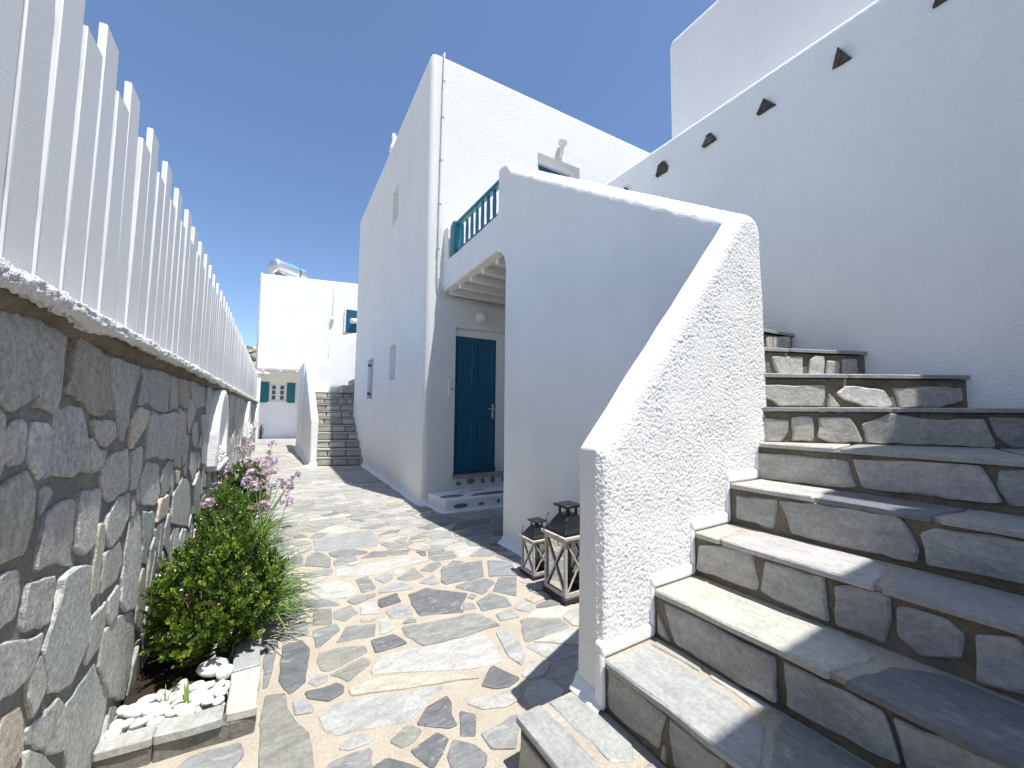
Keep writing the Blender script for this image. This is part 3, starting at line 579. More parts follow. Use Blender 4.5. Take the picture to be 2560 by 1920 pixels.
for _ in range(2500):
    x, y = rnd(-.485, -.135), rnd(2.155, 2.43); r = rnd(.027, .040)
    if y > 2.42-.32*max(0, -.22-x): continue
    if all(math.hypot((x-a)*1.0, (y-b)*1.05) > (r+c)*(.62 if c < .05 else .9) for a, b, c in spots):
        put_pebble(x, y, .062+rnd(0, .012), r, random.choice(pm), 'smooth white pebble in the heap at the near end of the planter', 'white pebbles in the planter')
n0 = len(spots)
for _ in range(1200):
    x, y = rnd(-.475, -.14), rnd(2.165, 2.40); r = rnd(.024, .036)
    if all(math.hypot(x-a, y-b) > (r+c)*.95 for a, b, c in spots[:2]) and all(math.hypot(x-a, y-b) > (r+c)*.74 for a, b, c in spots[n0:]) and len(spots) < n0+60 and y < 2.40-.35*max(0, -.22-x):
        put_pebble(x, y, .092+rnd(0, .014), r, random.choice(pm), 'smooth white pebble in the heap at the near end of the planter', 'white pebbles in the planter')
n1 = len(spots)
for _ in range(600):
    x, y = rnd(-.21, -.13), rnd(2.43, 2.75); r = rnd(.012, .022)
    if all(math.hypot(x-a, y-b) > (r+c)*.9 for a, b, c in spots) and len(spots) < n1+22:
        put_pebble(x, y, .066, r, random.choice(pg_), 'small grey pebble under the bush beside the kerb', 'grey pebbles under the bush')

# ================================================================== CENTRAL HOUSE
FA = -.039                                       # its front face is turned slightly
def fy(x): return 5.55 + FA*(x-1.87)
house = thing('white_house', (4.2, 8.6, 0), 'tall white two-storey block with a teal front door in the middle', 'house')
m_ = MB(); TOPZ = 6.95
m_.prism([(1.87, 5.55, -.05), (8.6, fy(8.6), -.05), (8.7, 11.8, -.05), (1.96, 12.0, -.05)], (0, 0, TOPZ+.05))
hw = m_.build('wall', M['medium'], house); bevel(hw, .075, 4)
cuts = []
def cbox(x0, x1, y0, y1, z0, z1): c = MB(); c.box(x0, x1, y0, y1, z0, z1); cuts.append(c)
cbox(1.7, 2.06, 7.42, 7.87, 5.08, 5.77); cbox(1.7, 2.06, 7.28, 7.75, 1.93, 2.60); cbox(1.7, 2.08, 9.32, 9.98, 1.63, 2.58)
cbox(2.33, 3.24, 5.2, 5.68, .385, 2.64); cbox(3.82, 4.757, 5.2, fy(4.3)+.26, 3.0, 5.955)
cut(hw, cuts)
hw.data.materials.append(M['rough'])
for p in hw.data.polygons:
    if p.normal.y < -.5 and p.center.y + hw.location.y + house.location.y < 5.60: p.material_index = 1
# little windows in the side face
for (y0, y1, z0, z1, big) in ((7.42, 7.87, 5.08, 5.77, 0), (7.28, 7.75, 1.93, 2.60, 0), (9.32, 9.98, 1.63, 2.58, 1)):
    f = MB(); x = 2.045 if not big else 2.065; t = .05
    f.box(x-.03, x, y0, y0+t, z0, z1).box(x-.03, x, y1-t, y1, z0, z1).box(x-.03, x, y0+t, y1-t, z0, z0+t).box(x-.03, x, y0+t, y1-t, z1-t, z1)
    fo = f.build('window', M['whitewood'], house)
    p_ = MB(); p_.box(x-.014, x-.004, y0+t, y1-t, z0+t, z1-t); p_.build('pane', M['curtain'], fo)
    if big:
        s_ = MB(); s_.box(x-.06, x-.03, y1-.30, y1-.02, z0+.03, z1-.03); s_.build('blind', M['curtain'], fo)
        for z in (z0+.13, z1-.13): h_ = MB(); h_.box(1.93, 2.03, y1-.030, y1-.012, z-.025, z+.025); h_.build('shutter_hinge', M['teal'], fo)
        s_ = MB(); s_.box(1.86, 1.935, y0-.02, y1+.10, z0-.045, z0-.01); s_.build('sill', M['paint'], fo)
# front door in its recess
DX0, DX1, DZ0, DZ1 = 2.345, 3.095, .405, 2.52
fr = MB(); fr.box(2.333, 2.345, 5.53, 5.66, .385, 2.64).box(2.345, 3.237, 5.60, 5.67, DZ1, 2.637).box(DX1, 3.165, 5.60, 5.67, .385, DZ1).box(3.165, 3.237, 5.565, 5.67, .385, DZ1)
fro = fr.build('door_frame', M['whitewood'], house); bevel(fro, .005)
d = MB(); d.box(DX0, DX1, 5.615, 5.655, DZ0, DZ1); do = d.build('door', M['teal'], house)
def dpanel(x0, x1, z0, z1):
    q = MB(); q.box(x0, x1, 5.601, 5.615, z0, z1); po = q.build('panel_moulding', M['teal'], do)
    bm = bmesh.new(); bm.from_mesh(po.data); f = min(bm.faces, key=lambda f: f.calc_center_median().y)
    r = bmesh.ops.inset_region(bm, faces=[f], thickness=.022)
    for v in f.verts: v.co.y += .010
    r = bmesh.ops.inset_region(bm, faces=[f], thickness=.02)
    for v in f.verts: v.co.y -= .004
    bm.to_mesh(po.data); bm.free()
W_ = DX1-DX0
for a, b_ in ((.10, .43), (.57, .90)):
    dpanel(DX0+a*W_, DX0+b_*W_, 1.74, 2.42); dpanel(DX0+a*W_, DX0+b_*W_, .63, 1.22)
dpanel(DX0+.10*W_, DX0+.90*W_, 1.34, 1.58)
q = MB(); q.box(DX0, DX1, 5.590, 5.615, DZ0, DZ0+.075); bevel(q.build('weather_bar', M['teal'], do), .012)
q = MB(); q.box(DX1-.075, DX1-.035, 5.603, 5.615, 1.24, 1.47); q.bar((DX1-.055, 5.60, 1.39), (DX1-.055, 5.565, 1.39), .016).bar((DX1-.045, 5.567, 1.39), (DX1-.165, 5.567, 1.392), .018)
q.lathe((DX1-.055, 5.6025, 1.29), [(.010, 0), (.010, -.003)], 10, (0, 1, 0)); bevel(q.build('door_handle', M['steel'], do), .003, 1)
q = MB(); slab(q, [(2.32, 5.47), (3.25, 5.435), (3.25, 5.60), (2.32, 5.60)], (0, 0, 0), (1, 0, 0), (0, 1, 0), (0, 0, 1), .355, .392, (.30, .30, .28), bev=.006, amp=.003)
q.build('threshold', M['slate_step'], house, fix=False)
# white-painted doorstep with slate set in it
q = MB(); q.prism([(2.0, 4.985, -.02), (3.5, 4.86, -.02), (3.5, 5.53, -.02), (1.955, 5.53, -.02)], (0, 0, .195)); ds = q.build('doorstep', M['paint'], house); bevel(ds, .022, 3)
def blob(cx, cy, w, h): return [(cx+w*math.cos(t)*rnd(.82, 1.1)/2, cy+h*math.sin(t)*rnd(.82, 1.1)/2) for t in [2*math.pi*i/8+.2 for i in range(8)]]
def inset_stone(c, w, h, o, u, v, n, tone=(.17, .18, .18)):
    q = MB(); slab(q, blob(*c, w, h), o, u, v, n, -.01, .004, vary(tone), bev=.002, amp=.003, seg=.05); q.build('step_stone', M['slate_step'], ds, fix=False)
dfu = Vector((1.5, -.125, 0)).normalized(); dfn = Vector((-.083, -1, 0)).normalized()
for c, w, h in (((.22, .075), .24, .07), ((.52, .075), .10, .045), ((.78, .09), .05, .07), ((1.0, .085), .09, .10)): inset_stone(c, w, h, (2.0, 4.985, 0), dfu, (0, 0, 1), dfn)
for c, w, h in (((.22, 5.15), .36, .17), ((.78, 5.08), .62, .18), ((.46, 5.33), .16, .05), ((.72, 5.37), .26, .05), ((.50, 5.04), .10, .05), ((1.2, 5.1), .3, .2)): inset_stone((c[0]+1.95, c[1]), w, h, (0, 0, .175), (1, 0, 0), (0, 1, 0), (0, 0, 1))
for c, w, h in (((.38, .08), .05, .05), ((.25, .09), .07, .06), ((.10, .08), .06, .06)): inset_stone(c, w, h, (1.992, 5.50, 0), Vector((.04, -.515, 0)).normalized(), (0, 0, 1), (-1, -.08, 0), (.10, .11, .12))
for c, w, h in (((.10, .265), .09, .07), ((.30, .285), .14, .085), ((.50, .275), .065, .09), ((.67, .28), .085, .11), ((.86, .28), .06, .10)): inset_stone(c, w, h, (2.33, fy(2.33)-.002, 0), Vector((1, FA, 0)).normalized(), (0, 0, 1), Vector((FA, -1, 0)).normalized())
# keypad, wall lamps, conduit, finial
q = MB(); q.box(2.235, 2.305, fy(2.27)-.022, fy(2.27)+.01, 1.735, 1.835); kp = q.build('doorbell', M['whitewood'], house); bevel(kp, .006)
q = MB(); q.lathe((2.27, fy(2.27)-.022, 1.80), [(.008, 0), (.008, -.003)], 10, (0, 1, 0)).box(2.255, 2.285, fy(2.27)-.025, fy(2.27)-.022, 1.757, 1.768); q.build('button', M['blackmatt'], kp)
q = MB(); q.box(2.24, 2.31, fy(2.27)-.028, fy(2.27)+.01, 1.595, 1.715); kp = q.build('keypad', M['whitewood'], house); bevel(kp, .006)
q = MB()
for r in range(3):
    for c in range(3): q.box(2.252+c*.017, 2.264+c*.017, fy(2.27)-.031, fy(2.27)-.028, 1.655+r*.016, 1.667+r*.016)
q.lathe((2.275, fy(2.27)-.028, 1.625), [(.010, 0), (.008, -.003)], 10, (0, 1, 0)); q.build('keys', M['grey'], kp)
lamp = thing('wall_lamp', (2.76, 5.5, 2.84), 'round white bulkhead lamp above the teal front door', 'lamp', 'wall lamps')
q = MB(); q.lathe((2.76, fy(2.76)+.005, 2.84), [(.095, 0), (.095, -.03), (.085, -.045)], 24, (0, 1, 0)); q.build('backplate', M['whitewood'], lamp, smooth=True)
q = MB(); q.lathe((2.76, fy(2.76)-.03, 2.84), [(.088*math.cos(t), -.10*math.sin(t)) for t in [i*math.pi/14 for i in range(8)]], 24, (0, 1, 0)); q.build('globe', M['lampglass'], lamp, smooth=True)
lamp = thing('wall_lamp', (4.30, 5.4, 6.0), 'white globe lamp on a bent arm above the upstairs door', 'lamp', 'wall lamps')
q = MB(); q.tube([(4.27, fy(4.27)+.02, 5.99), (4.27, fy(4.27)-.06, 5.99), (4.275, fy(4.27)-.085, 6.03), (4.285, fy(4.27)-.09, 6.20)], .030, 10); q.build('arm', M['whitewood'], lamp, smooth=True)
q = MB(); q.lathe((4.29, fy(4.29)-.10, 6.25), [(.085*math.cos(t), .085*math.sin(t)) for t in [-1.5+i*.3 for i in range(11)]], 20); q.build('globe', M['lampglass'], lamp, smooth=True)
q = MB(); x0 = 2.06
q.tube([(x0, fy(x0)+.05, 6.99), (x0, fy(x0)-.02, 6.965), (2.055, fy(2.05)-.028, 6.90), (2.035, fy(2.03)-.028, 5.2), (2.02, fy(2.02)-.028, 3.42), (2.03, fy(2.03)-.03, 3.25), (2.065, fy(2.06)-.03, 3.12), (2.14, fy(2.1)-.03, 3.085), (2.6, fy(2.6)-.03, 3.06), (3.3, fy(3.3)-.03, 3.05)], .012, 8)
cn = q.build('conduit', M['cable'], house, smooth=True)
for z in (6.5, 5.9, 5.2, 4.5, 3.8): q = MB(); xx = 2.02+(z-3.4)*.011; q.box(xx-.02, xx+.02, fy(xx)-.043, fy(xx)+.005, z-.008, z+.008); q.build('clip', M['grey'], cn)
q = MB(); q.lathe((1.985, 8.3, 6.93), [(.09, 0), (.085, .10), (.045, .20), (.04, .30), (.055, .36), (.03, .42)], 12); q.build('roof_finial', M['paint'], house, smooth=True)
# upstairs door, seen above the stair parapet
q = MB(); yy = fy(4.3)
q.box(3.826, 3.88, yy+.09, yy+.24, 3.2, 5.95).box(4.62, 4.75, yy+.09, yy+.24, 3.2, 5.95).box(3.88, 4.62, yy+.09, yy+.24, 5.83, 5.95); bevel(q.build('upper_door_frame', M['whitewood'], house), .006)
q = MB(); q.box(3.88, 4.62, yy+.15, yy+.20, 3.2, 5.83); ud = q.build('upper_door', M['teal'], house)
def skirt(name, pts, parent, w=.06, h=.07, mat='paint', z0=0):
    """painted fillet at the foot of a wall; pts run with the wall on their left"""
    m = MB(); pts = [Vector((*p, 0)) for p in pts]; sub = []
    for i in range(len(pts)-1):
        k = max(1, int((pts[i+1]-pts[i]).length/.12)); sub += [pts[i]+(pts[i+1]-pts[i])*t/k for t in range(k)]
    sub.append(pts[-1]); n = len(sub); vs = []
    for i, p in enumerate(sub):
        d = (sub[min(i+1, n-1)]-sub[max(i-1, 0)]).normalized(); o = Vector((d.y, -d.x, 0)); e = noise.noise(p*3.1)
        for a, z in ((-.02, h*1.25), (.004, h*(1+.2*e)), (.016, h*.45), (w*.6*(1+.3*e), .016), (w*(1+.35*e), .010), (w*(1+.35*e)+.003, -.004)): vs.append(p+o*a+Vector((0, 0, z+z0)))
    fs = [(i*6+j, i*6+j+1, i*6+j+7, i*6+j+6) for i in range(n-1) for j in range(5)]
    m.add(vs, fs); return m.build(name, M[mat], parent, smooth=True)
skirt('painted_skirting', [(1.957, 11.9), (1.872, 5.62), (1.885, 5.56), (1.98, fy(1.98))], house)
skirt('doorstep_skirting', [(1.965, 5.5), (2.0, 4.995), (2.02, 4.982), (3.5, 4.862)], house, .05, .035)

# ================================================================== LANDING, BALCONY AND OUTER STAIR WALL
stairw = thing('stair_parapet', (2.2, 3.3, 0), 'white rendered outer wall and parapet of the near stairs, with arch and balcony', 'parapet')
def ox(y): return 2.28-.21*(y-1.30)/2.30 if y < 3.6 else 2.07+.05*(y-3.6)/1.9
prof = [(1.20, 0), (1.20, 2.535), (2.4, 3.315), (3.50, 4.045), (3.58, 4.13), (3.70, 4.165), (3.765, 4.145), (3.768, 3.585), (5.355, 3.60), (5.365, 4.11), (5.41, 4.16), (5.56, 4.17), (5.56, 3.16)]
ac = [(3.86, 3.165)] + [(3.86-.27*math.sin(t), 2.895+.27*math.cos(t)) for t in [i*math.pi/12 for i in range(1, 7)]] + [(3.59, 0)]
prof += ac
CAPI = {1: 1, 2: 1, 3: 1, 4: .6, 5: .6, 6: .6, 9: .3, 10: .3, 11: .3}
vs = []; fs = []; n = len(prof)
inn = lambda y: 2.44 if y < 3.0 else (2.34 if y < 3.6 else ox(y)+.16)
for dx, dz in ((0, -.10), (.045, -.032), (.11, 0)):
    for i, (y, z) in enumerate(prof): vs.append((ox(y)+dx*(1 if i in CAPI else 0), y, z+dz*CAPI.get(i, 0)))
for i, (y, z) in enumerate(prof): vs.append((inn(y)-.03*(i in CAPI), y, z))
for i, (y, z) in enumerate(prof): vs.append((inn(y), y, z-.03*CAPI.get(i, 0)))
for q_ in range(4):
    for i in range(n):
        j = (i+1) % n; fs.append((q_*n+i, (q_+1)*n+i, (q_+1)*n+j, q_*n+j))
m_ = MB(); m_.add(vs, [tuple(range(n)), tuple(range(5*n-1, 4*n-1, -1))]+fs)
ow = m_.build('outer_wall', M['smooth'], stairw); soften(ow, .0165, 10, amp2=.003, freq2=2.0, amp=.005, freq=55, sel=lambda c, nn: nn[2] > .22 and nn[0] < .2)
# the end parapet beside the first steps: coarse spatter-dash render
pp = [(1.145, .05), (2.485, .05), (2.485, 2.46), (2.455, 2.51), (2.38, 2.53), (2.27, 2.51), (1.19, 1.245), (1.150, 1.195)]
n = len(pp); vs = []; ccx, ccz = 1.85, 1.0; bk = lambda x: 1.335-.03*(x-1.14)/1.3
def inset(p, d):
    (x, z) = p; f = 1 if z > .5 else 0
    return (x+(d if x < 1.3 else (-d if x > 2.4 else d*.3))*f, z-d*f*.85)
for yy_, d_ in ((1.185, .055), (1.195, .022), (1.225, 0)):
    vs += [(inset(p, d_)[0], yy_, inset(p, d_)[1]) for p in pp]
vs += [(p[0], bk(p[0])-.015, p[1]) for p in pp]; vs += [(inset(p, .02)[0], bk(p[0]), inset(p, .02)[1]) for p in pp]
fs = [(q_*n+i, (q_+1)*n+i, (q_+1)*n+(i+1) % n, q_*n+(i+1) % n) for q_ in range(4) for i in range(n)]
m_ = MB(); m_.add(vs, [tuple(range(n)), tuple(range(5*n-1, 4*n-1, -1))]+fs)
ep = m_.build('end_parapet', M['cast'], stairw)
soften(ep, .0046, 18, amp=.0048, freq=88, grains=True, sel=lambda c, nn: nn[1] < -.25 and nn[2] < .55, amp2=.004, freq2=5)
RISE, XS = .1985, {1: .850, 2: 1.145, 3: 1.440, 4: 1.730, 5: 2.035, 6: 2.330}
sk = MB()
for k in range(1, 6):
    z = RISE*k; xa = XS[k] if k > 1 else 1.155; xb = XS[k+1]
    if k > 1: sk.box(xa-.014, xb+.004, 1.171, 1.22, z-.004, z+.050)
    sk.box(xb-.016, xb+.012, 1.173, 1.219, z+.0, z+RISE+.02)
bevel(sk.build('skirting', M['paint'], stairw), .013, 3)
skirt('foot', [(1.149, 1.345), (1.149, 1.175)], stairw, .035, .05, z0=.199)
skirt('painted_skirting', [(2.42, 3.60), (2.09, 3.60), (2.07, 3.58), (2.26, 1.45)], stairw, .07, .07)
q = MB(); q.box(2.11, 3.5, 3.30, 5.545, 3.215, 3.36); q.build('landing_slab', M['whitewood'], stairw)
y = 3.42
while y < 5.5:
    q = MB(); q.box(2.13, 3.5, y, y+.088, 3.198, 3.213); q.build('ceiling_board', M['whitewood'], stairw); y += .098
for i, y in enumerate((5.44, 5.09, 4.73, 4.37, 4.0, 3.64)):
    q = MB(); q.box(2.20, 3.5, y-.03, y+.03, 3.10, 3.196); bevel(q.build('ceiling_beam', M['whitewood'], stairw), .005, 1)
rail = thing('balcony_railing', (2.17, 4.5, 3.6), 'teal wooden balcony railing set into the white landing wall', 'railing')
def rx(y): return ox(y)+.075
q = MB(); q.bar((rx(3.78), 3.78, 4.01), (rx(5.2), 5.2, 4.075), .075, .055); bevel(q.build('handrail', M['tealrail'], rail), .012, 2)
q = MB(); q.bar((rx(3.78), 3.78, 3.625), (rx(5.2), 5.2, 3.645), .05, .045); q.build('bottom_rail', M['tealrail'], rail)
q = MB(); q.box(rx(5.2)-.06, rx(5.2)+.06, 5.14, 5.31, 3.60, 4.10); q.lathe((rx(5.2), 5.235, 4.09), [(.06, 0), (.062, .02), (.045, .05), (.01, .06)], 12); bevel(q.build('newel_post', M['tealrail'], rail), .008, 1)
q = MB(); q.box(rx(3.79)-.02, rx(3.79)+.02, 3.772, 3.80, 3.60, 4.02); q.build('end_post', M['tealrail'], rail)
for i in range(7):
    y = 3.99+i*.165; x = rx(y)
    q = MB(); pr = [(.018, 3.64), (.030, 3.70), (.034, 3.82), (.025, 3.94), (.020, 4.0)]; vs = []
    for w_, z in pr: vs += [(x-.010, y-w_, z), (x+.010, y-w_, z), (x+.010, y+w_, z), (x-.010, y+w_, z)]
    q.add(vs, [(a*4+j, a*4+(j+1) % 4, a*4+4+(j+1) % 4, a*4+4+j) for a in range(4) for j in range(4)]+[(3, 2, 1, 0), (16, 17, 18, 19)]); q.build('baluster', M['tealrail'], rail)

# ================================================================== NEAR STAIRS
st = thing('stone_staircase', (2.0, .6, 0), 'broad slate-faced steps with brown mortar turning up beside the white wall', 'stairs')
cx0 = MB(); YN = -.60
for k in range(1, 7):
    x1 = XS[k+1] if k < 6 else 3.5
    y1 = 1.335 if k == 1 else 1.21
    cx0.box(XS[k]+.010, x1+.05, YN, y1-.006, -.02, RISE*k-.024)
LN = {7: ((2.42, 1.19), (3.5, -.06)), 8: ((2.42, 1.21), (3.5, .572)), 9: ((2.42, 1.45), (3.5, 1.03)), 10: ((2.42, 1.56), (3.5, 1.47))}
for k in range(11, 17): LN[k] = ((2.36, 1.85+.29*(k-11)), (3.5, 1.80+.29*(k-11)))
for k in range(7, 17):
    (ax, ay), (bx, by) = LN[k]; z0 = RISE*k
    dn = Vector((-(by-ay), bx-ax, 0)).normalized()*.008; ye = 3.4
    sl = (by-ay)/(bx-ax)
    cx0.prism([(ax-.06, ay+dn.y*1.6-.06*sl, RISE*(k-1)-.1), (bx, by+dn.y*1.6, RISE*(k-1)-.1), (bx, ye, RISE*(k-1)-.1), (ax-.06, ye, RISE*(k-1)-.1)], (0, 0, RISE+.1-.024-.0007*k))
core = cx0.build('mortar_core', M['mortar_step'], st)
# risers
for k, t, p in RISER_STONES:
    p = [(a/1000, b_/1000) for a, b_ in p]
    t *= 1.55; base = (t*1.03, t*1.02, t*.96) if t < .36 else (t*1.06, t*1.01, t*.93)
    q = MB()
    if k in XS: slab(q, p, (XS[k]+.012, 1.2, 0), (0, -1, 0), (0, 0, 1), (-1, 0, 0), 0, rnd(.010, .017), vary(base, .08), bev=.006, amp=.006, seg=.04, tilt=.03)
    else:
        (ax, ay), (bx, by) = LN[k]; u = Vector((bx-ax, by-ay, 0)).normalized(); nn = Vector((u.y, -u.x, 0))
        slab(q, p, Vector((ax, ay, 0))-nn*.010, u, (0, 0, 1), nn, 0, rnd(.012, .02), vary(base, .08), bev=.006, amp=.006, seg=.04, tilt=.03)
    q.build('riser_stone', M['slate_step'], st, fix=False)
for k in range(1, 7):      # the rest of each riser, towards the camera and out of frame
    s = {1: -.135, 2: .50, 3: 1.0, 4: 1.0, 5: 1.02, 6: .98}[k]
    while s < 1.7:
        w_ = rnd(.2, .45); z0 = RISE*(k-1)+.012; z1 = RISE*k-.055
        q = MB(); slab(q, [(s+.012, z0), (s+w_-.012+rnd(-.03, .03), z0), (s+w_-.012, z1), (s+.012+rnd(0, .05), z1)], (XS[k]+.012, 1.2, 0), (0, -1, 0), (0, 0, 1), (-1, 0, 0), 0, rnd(.012, .02), vary((.34, .335, .31)), bev=.006, amp=.004, seg=.06, tilt=.02)
        q.build('riser_stone', M['slate_step'], st, fix=False); s += w_
q = MB(); s = 0.0          # left end of the first step
slab(q, [(.01, .01), (.25, .01), (.25, .15), (.01, .15)], (1.145, 1.325, 0), (-1, 0, 0), (0, 0, 1), (0, 1, 0), 0, .016, (.22, .22, .2), bev=.006); q.build('riser_stone', M['slate_step'], st, fix=False)
# treads: one or two long slabs each, tan mortar between
LT = (.33, .332, .326); WT = (.42, .41, .375); BT = (.29, .29, .285); MT = (.31, .308, .295); DT = (.205, .205, .203)
TR = {1: [([(0, -.135), (.112, -.14), (.135, .20), (.13, 1.0), (0, 1.0)], (.31, .315, .312)), ([(.150, -.13), (.297, -.10), (.297, .17), (.235, .235), (.165, .19)], LT), ([(.155, .27), (.297, .26), (.297, 1.0), (.15, 1.0)], MT)],
      2: [([(0, .035), (.215, .04), (.245, .32), (.20, .52), (0, .60)], LT), ([(.262, .30), (.30, .28), (.30, .50), (.25, .46)], WT), ([(.245, .05), (.297, .05), (.297, .25), (.262, .27)], MT), ([(0, .62), (.21, .54), (.30, .53), (.30, 1.3), (0, 1.3)], DT)],
      3: [([(0, .035), (.262, .035), (.262, .42), (.30, .60), (.20, .70), (0, .65)], WT), ([(0, .69), (.20, .735), (.285, .83), (.285, 1.4), (0, 1.4)], (.165, .17, .178))],
      4: [([(0, .035), (.27, .035), (.24, .13), (0, .15)], WT), ([(0, .165), (.25, .145), (.28, .2), (.285, .60), (.22, .66), (0, .68)], (.41, .41, .395)), ([(0, .70), (.22, .68), (.285, .75), (.285, 1.5), (0, 1.5)], BT)],
      5: [([(0, .035), (.285, .035), (.285, .38), (0, .40)], (.42, .41, .385)), ([(0, .415), (.285, .395), (.285, .80), (0, .76)], (.16, .17, .188)), ([(0, .78), (.285, .815), (.285, 1.6), (0, 1.6)], MT)]}
for k, L in TR.items():
    for p, t in L:
        q = MB(); slab(q, p, (XS[k]-.012, 1.2, RISE*k), (1, 0, 0), (0, -1, 0), (0, 0, 1), 0, 0, vary(t, .03)) if False else slab(q, [(XS[k]-.012+a, 1.2-b_) for a, b_ in p], (0, 0, RISE*k), (1, 0, 0), (0, 1, 0), (0, 0, 1), -.024, 0, vary(t, .03), bev=.006, amp=.006, seg=.055)
        q.build('tread_slab', M['slate_tread'], st, fix=False)
    if k <= 5:      # pale mortar bed showing between the slabs
        q = MB(); q.box(XS[k]+.004, XS[k]+.302, YN, 1.33 if k == 1 else 1.18, RISE*k-.0235, RISE*k-.005-.0003*k); q.build('mortar_bed', M['mortar_path'], st)
def along(k, t): (ax, ay), (bx, by) = LN[k]; return (ax+(bx-ax)*t, ay+(by-ay)*t)
def tread_poly(k, poly, t):
    q = MB(); slab(q, poly, (0, 0, RISE*k), (1, 0, 0), (0, 1, 0), (0, 0, 1), -.024, 0, vary(t, .05), bev=.006, amp=.006, seg=.055); q.build('tread_slab', M['slate_tread'], st, fix=False)
def near_(k, t, d=.014):
    (ax, ay), (bx, by) = LN[k]; u = Vector((bx-ax, by-ay)).normalized(); p = along(k, t); return (p[0]+u.y*d, p[1]-u.x*d)
X6 = XS[6]-.012
tread_poly(6, [(X6, 1.165), (2.41, 1.18), along(7, .25), (X6, .82)], WT); tread_poly(6, [(X6, .80), along(7, .265), along(7, .6), (X6, .2)], MT); tread_poly(6, [(X6, .18), along(7, .615), along(7, 1), (3.5, -.6), (X6, -.6)], MT)
tread_poly(7, [near_(7, 0), near_(7, .36), along(8, .5), along(8, .0)], LT); tread_poly(7, [near_(7, .375), near_(7, 1), along(8, 1), along(8, .515)], MT)
for k in range(8, 16):
    t = rnd(.4, .6); tread_poly(k, [near_(k, 0), near_(k, t), along(k+1, t), along(k+1, 0)], LT); tread_poly(k, [near_(k, t+.012), near_(k, 1), along(k+1, 1), along(k+1, t+.012)], MT)
for k in (11, 12, 13, 14, 15, 16):
    for a, b_ in ((0, .33), (.35, .7), (.72, 1)):
        (ax, ay), (bx, by) = LN[k]; u = Vector((bx-ax, by-ay, 0)); Lg = u.length; u.normalize(); nn = Vector((u.y, -u.x, 0))
        q = MB(); slab(q, [(a*Lg, RISE*(k-1)+.01), (b_*Lg, RISE*(k-1)+.01), (b_*Lg, RISE*k-.05), (a*Lg, RISE*k-.05)], Vector((ax, ay, 0))-nn*.01, u, (0, 0, 1), nn, 0, .015, (.25, .25, .23)); q.build('riser_stone', M['slate_step'], st, fix=False)

# ================================================================== RIGHT-HAND HOUSE
rh = thing('right_house', (5.5, 0, 0), 'big white house wall on the right with a row of dark triangular stones', 'house')
m_ = MB(); m_.box(3.5, 3.86, -6, 5.42, -.05, 4.29); o = m_.build('stair_side_wall', M['medium'], rh); bevel(o, .055, 4)
m_ = MB(); m_.box(3.9, 8.5, -6, 2.865, -.05, 5.86); o = m_.build('upper_block', M['smooth'], rh); bevel(o, .10, 5)
m_ = MB(); m_.box(1.45, 2.45, -4.5, -.47, -.05, 4.27); o = m_.build('unseen_shadow_block', M['smooth'], rh); bevel(o, .06, 3)  # unseen block added behind the camera to cast the shadow on the lower steps
m_ = MB(); m_.box(2.455, 3.495, -4.5, -.19, -.05, 4.275); o = m_.build('unseen_shadow_block', M['smooth'], rh); bevel(o, .06, 3)  # second added block, out of view, stepped forward to shape that shadow higher up
TRI = [[(1.086, 4.076), (1.018, 3.944), (1.141, 3.947)], [(1.607, 4.052), (1.52, 3.937), (1.672, 3.937)], [(2.101, 4.062), (2.037, 3.952), (2.060, 4.03), (2.145, 4.060), (2.176, 3.941)][:1]+[(2.037, 3.950), (2.176, 3.941), (2.140, 4.055)],
       [(2.625, 4.072), (2.576, 3.986), (2.590, 3.932), (2.725, 3.932), (2.690, 4.045)], [(3.168, 4.05), (3.105, 3.94), (3.235, 3.945)], [(.555, 4.06), (.48, 3.945), (.61, 3.945)]]
for p in TRI:
    p = [(a, b_) for a, b_ in p]
    if area2(p) > 0: p = p[::-1]
    pp_ = [(-a, b_) for a, b_ in p]           # seen from -x the y axis runs leftwards
    q = MB(); slab(q, pp_, (3.5, 0, 0), (0, -1, 0), (0, 0, 1), (-1, 0, 0), -.03, .026, vary((.07, .058, .05), .2), bev=.005, amp=.004, seg=.045, tilt=.25)
    q.build('triangle_stone', M['triangle'], rh, fix=False)

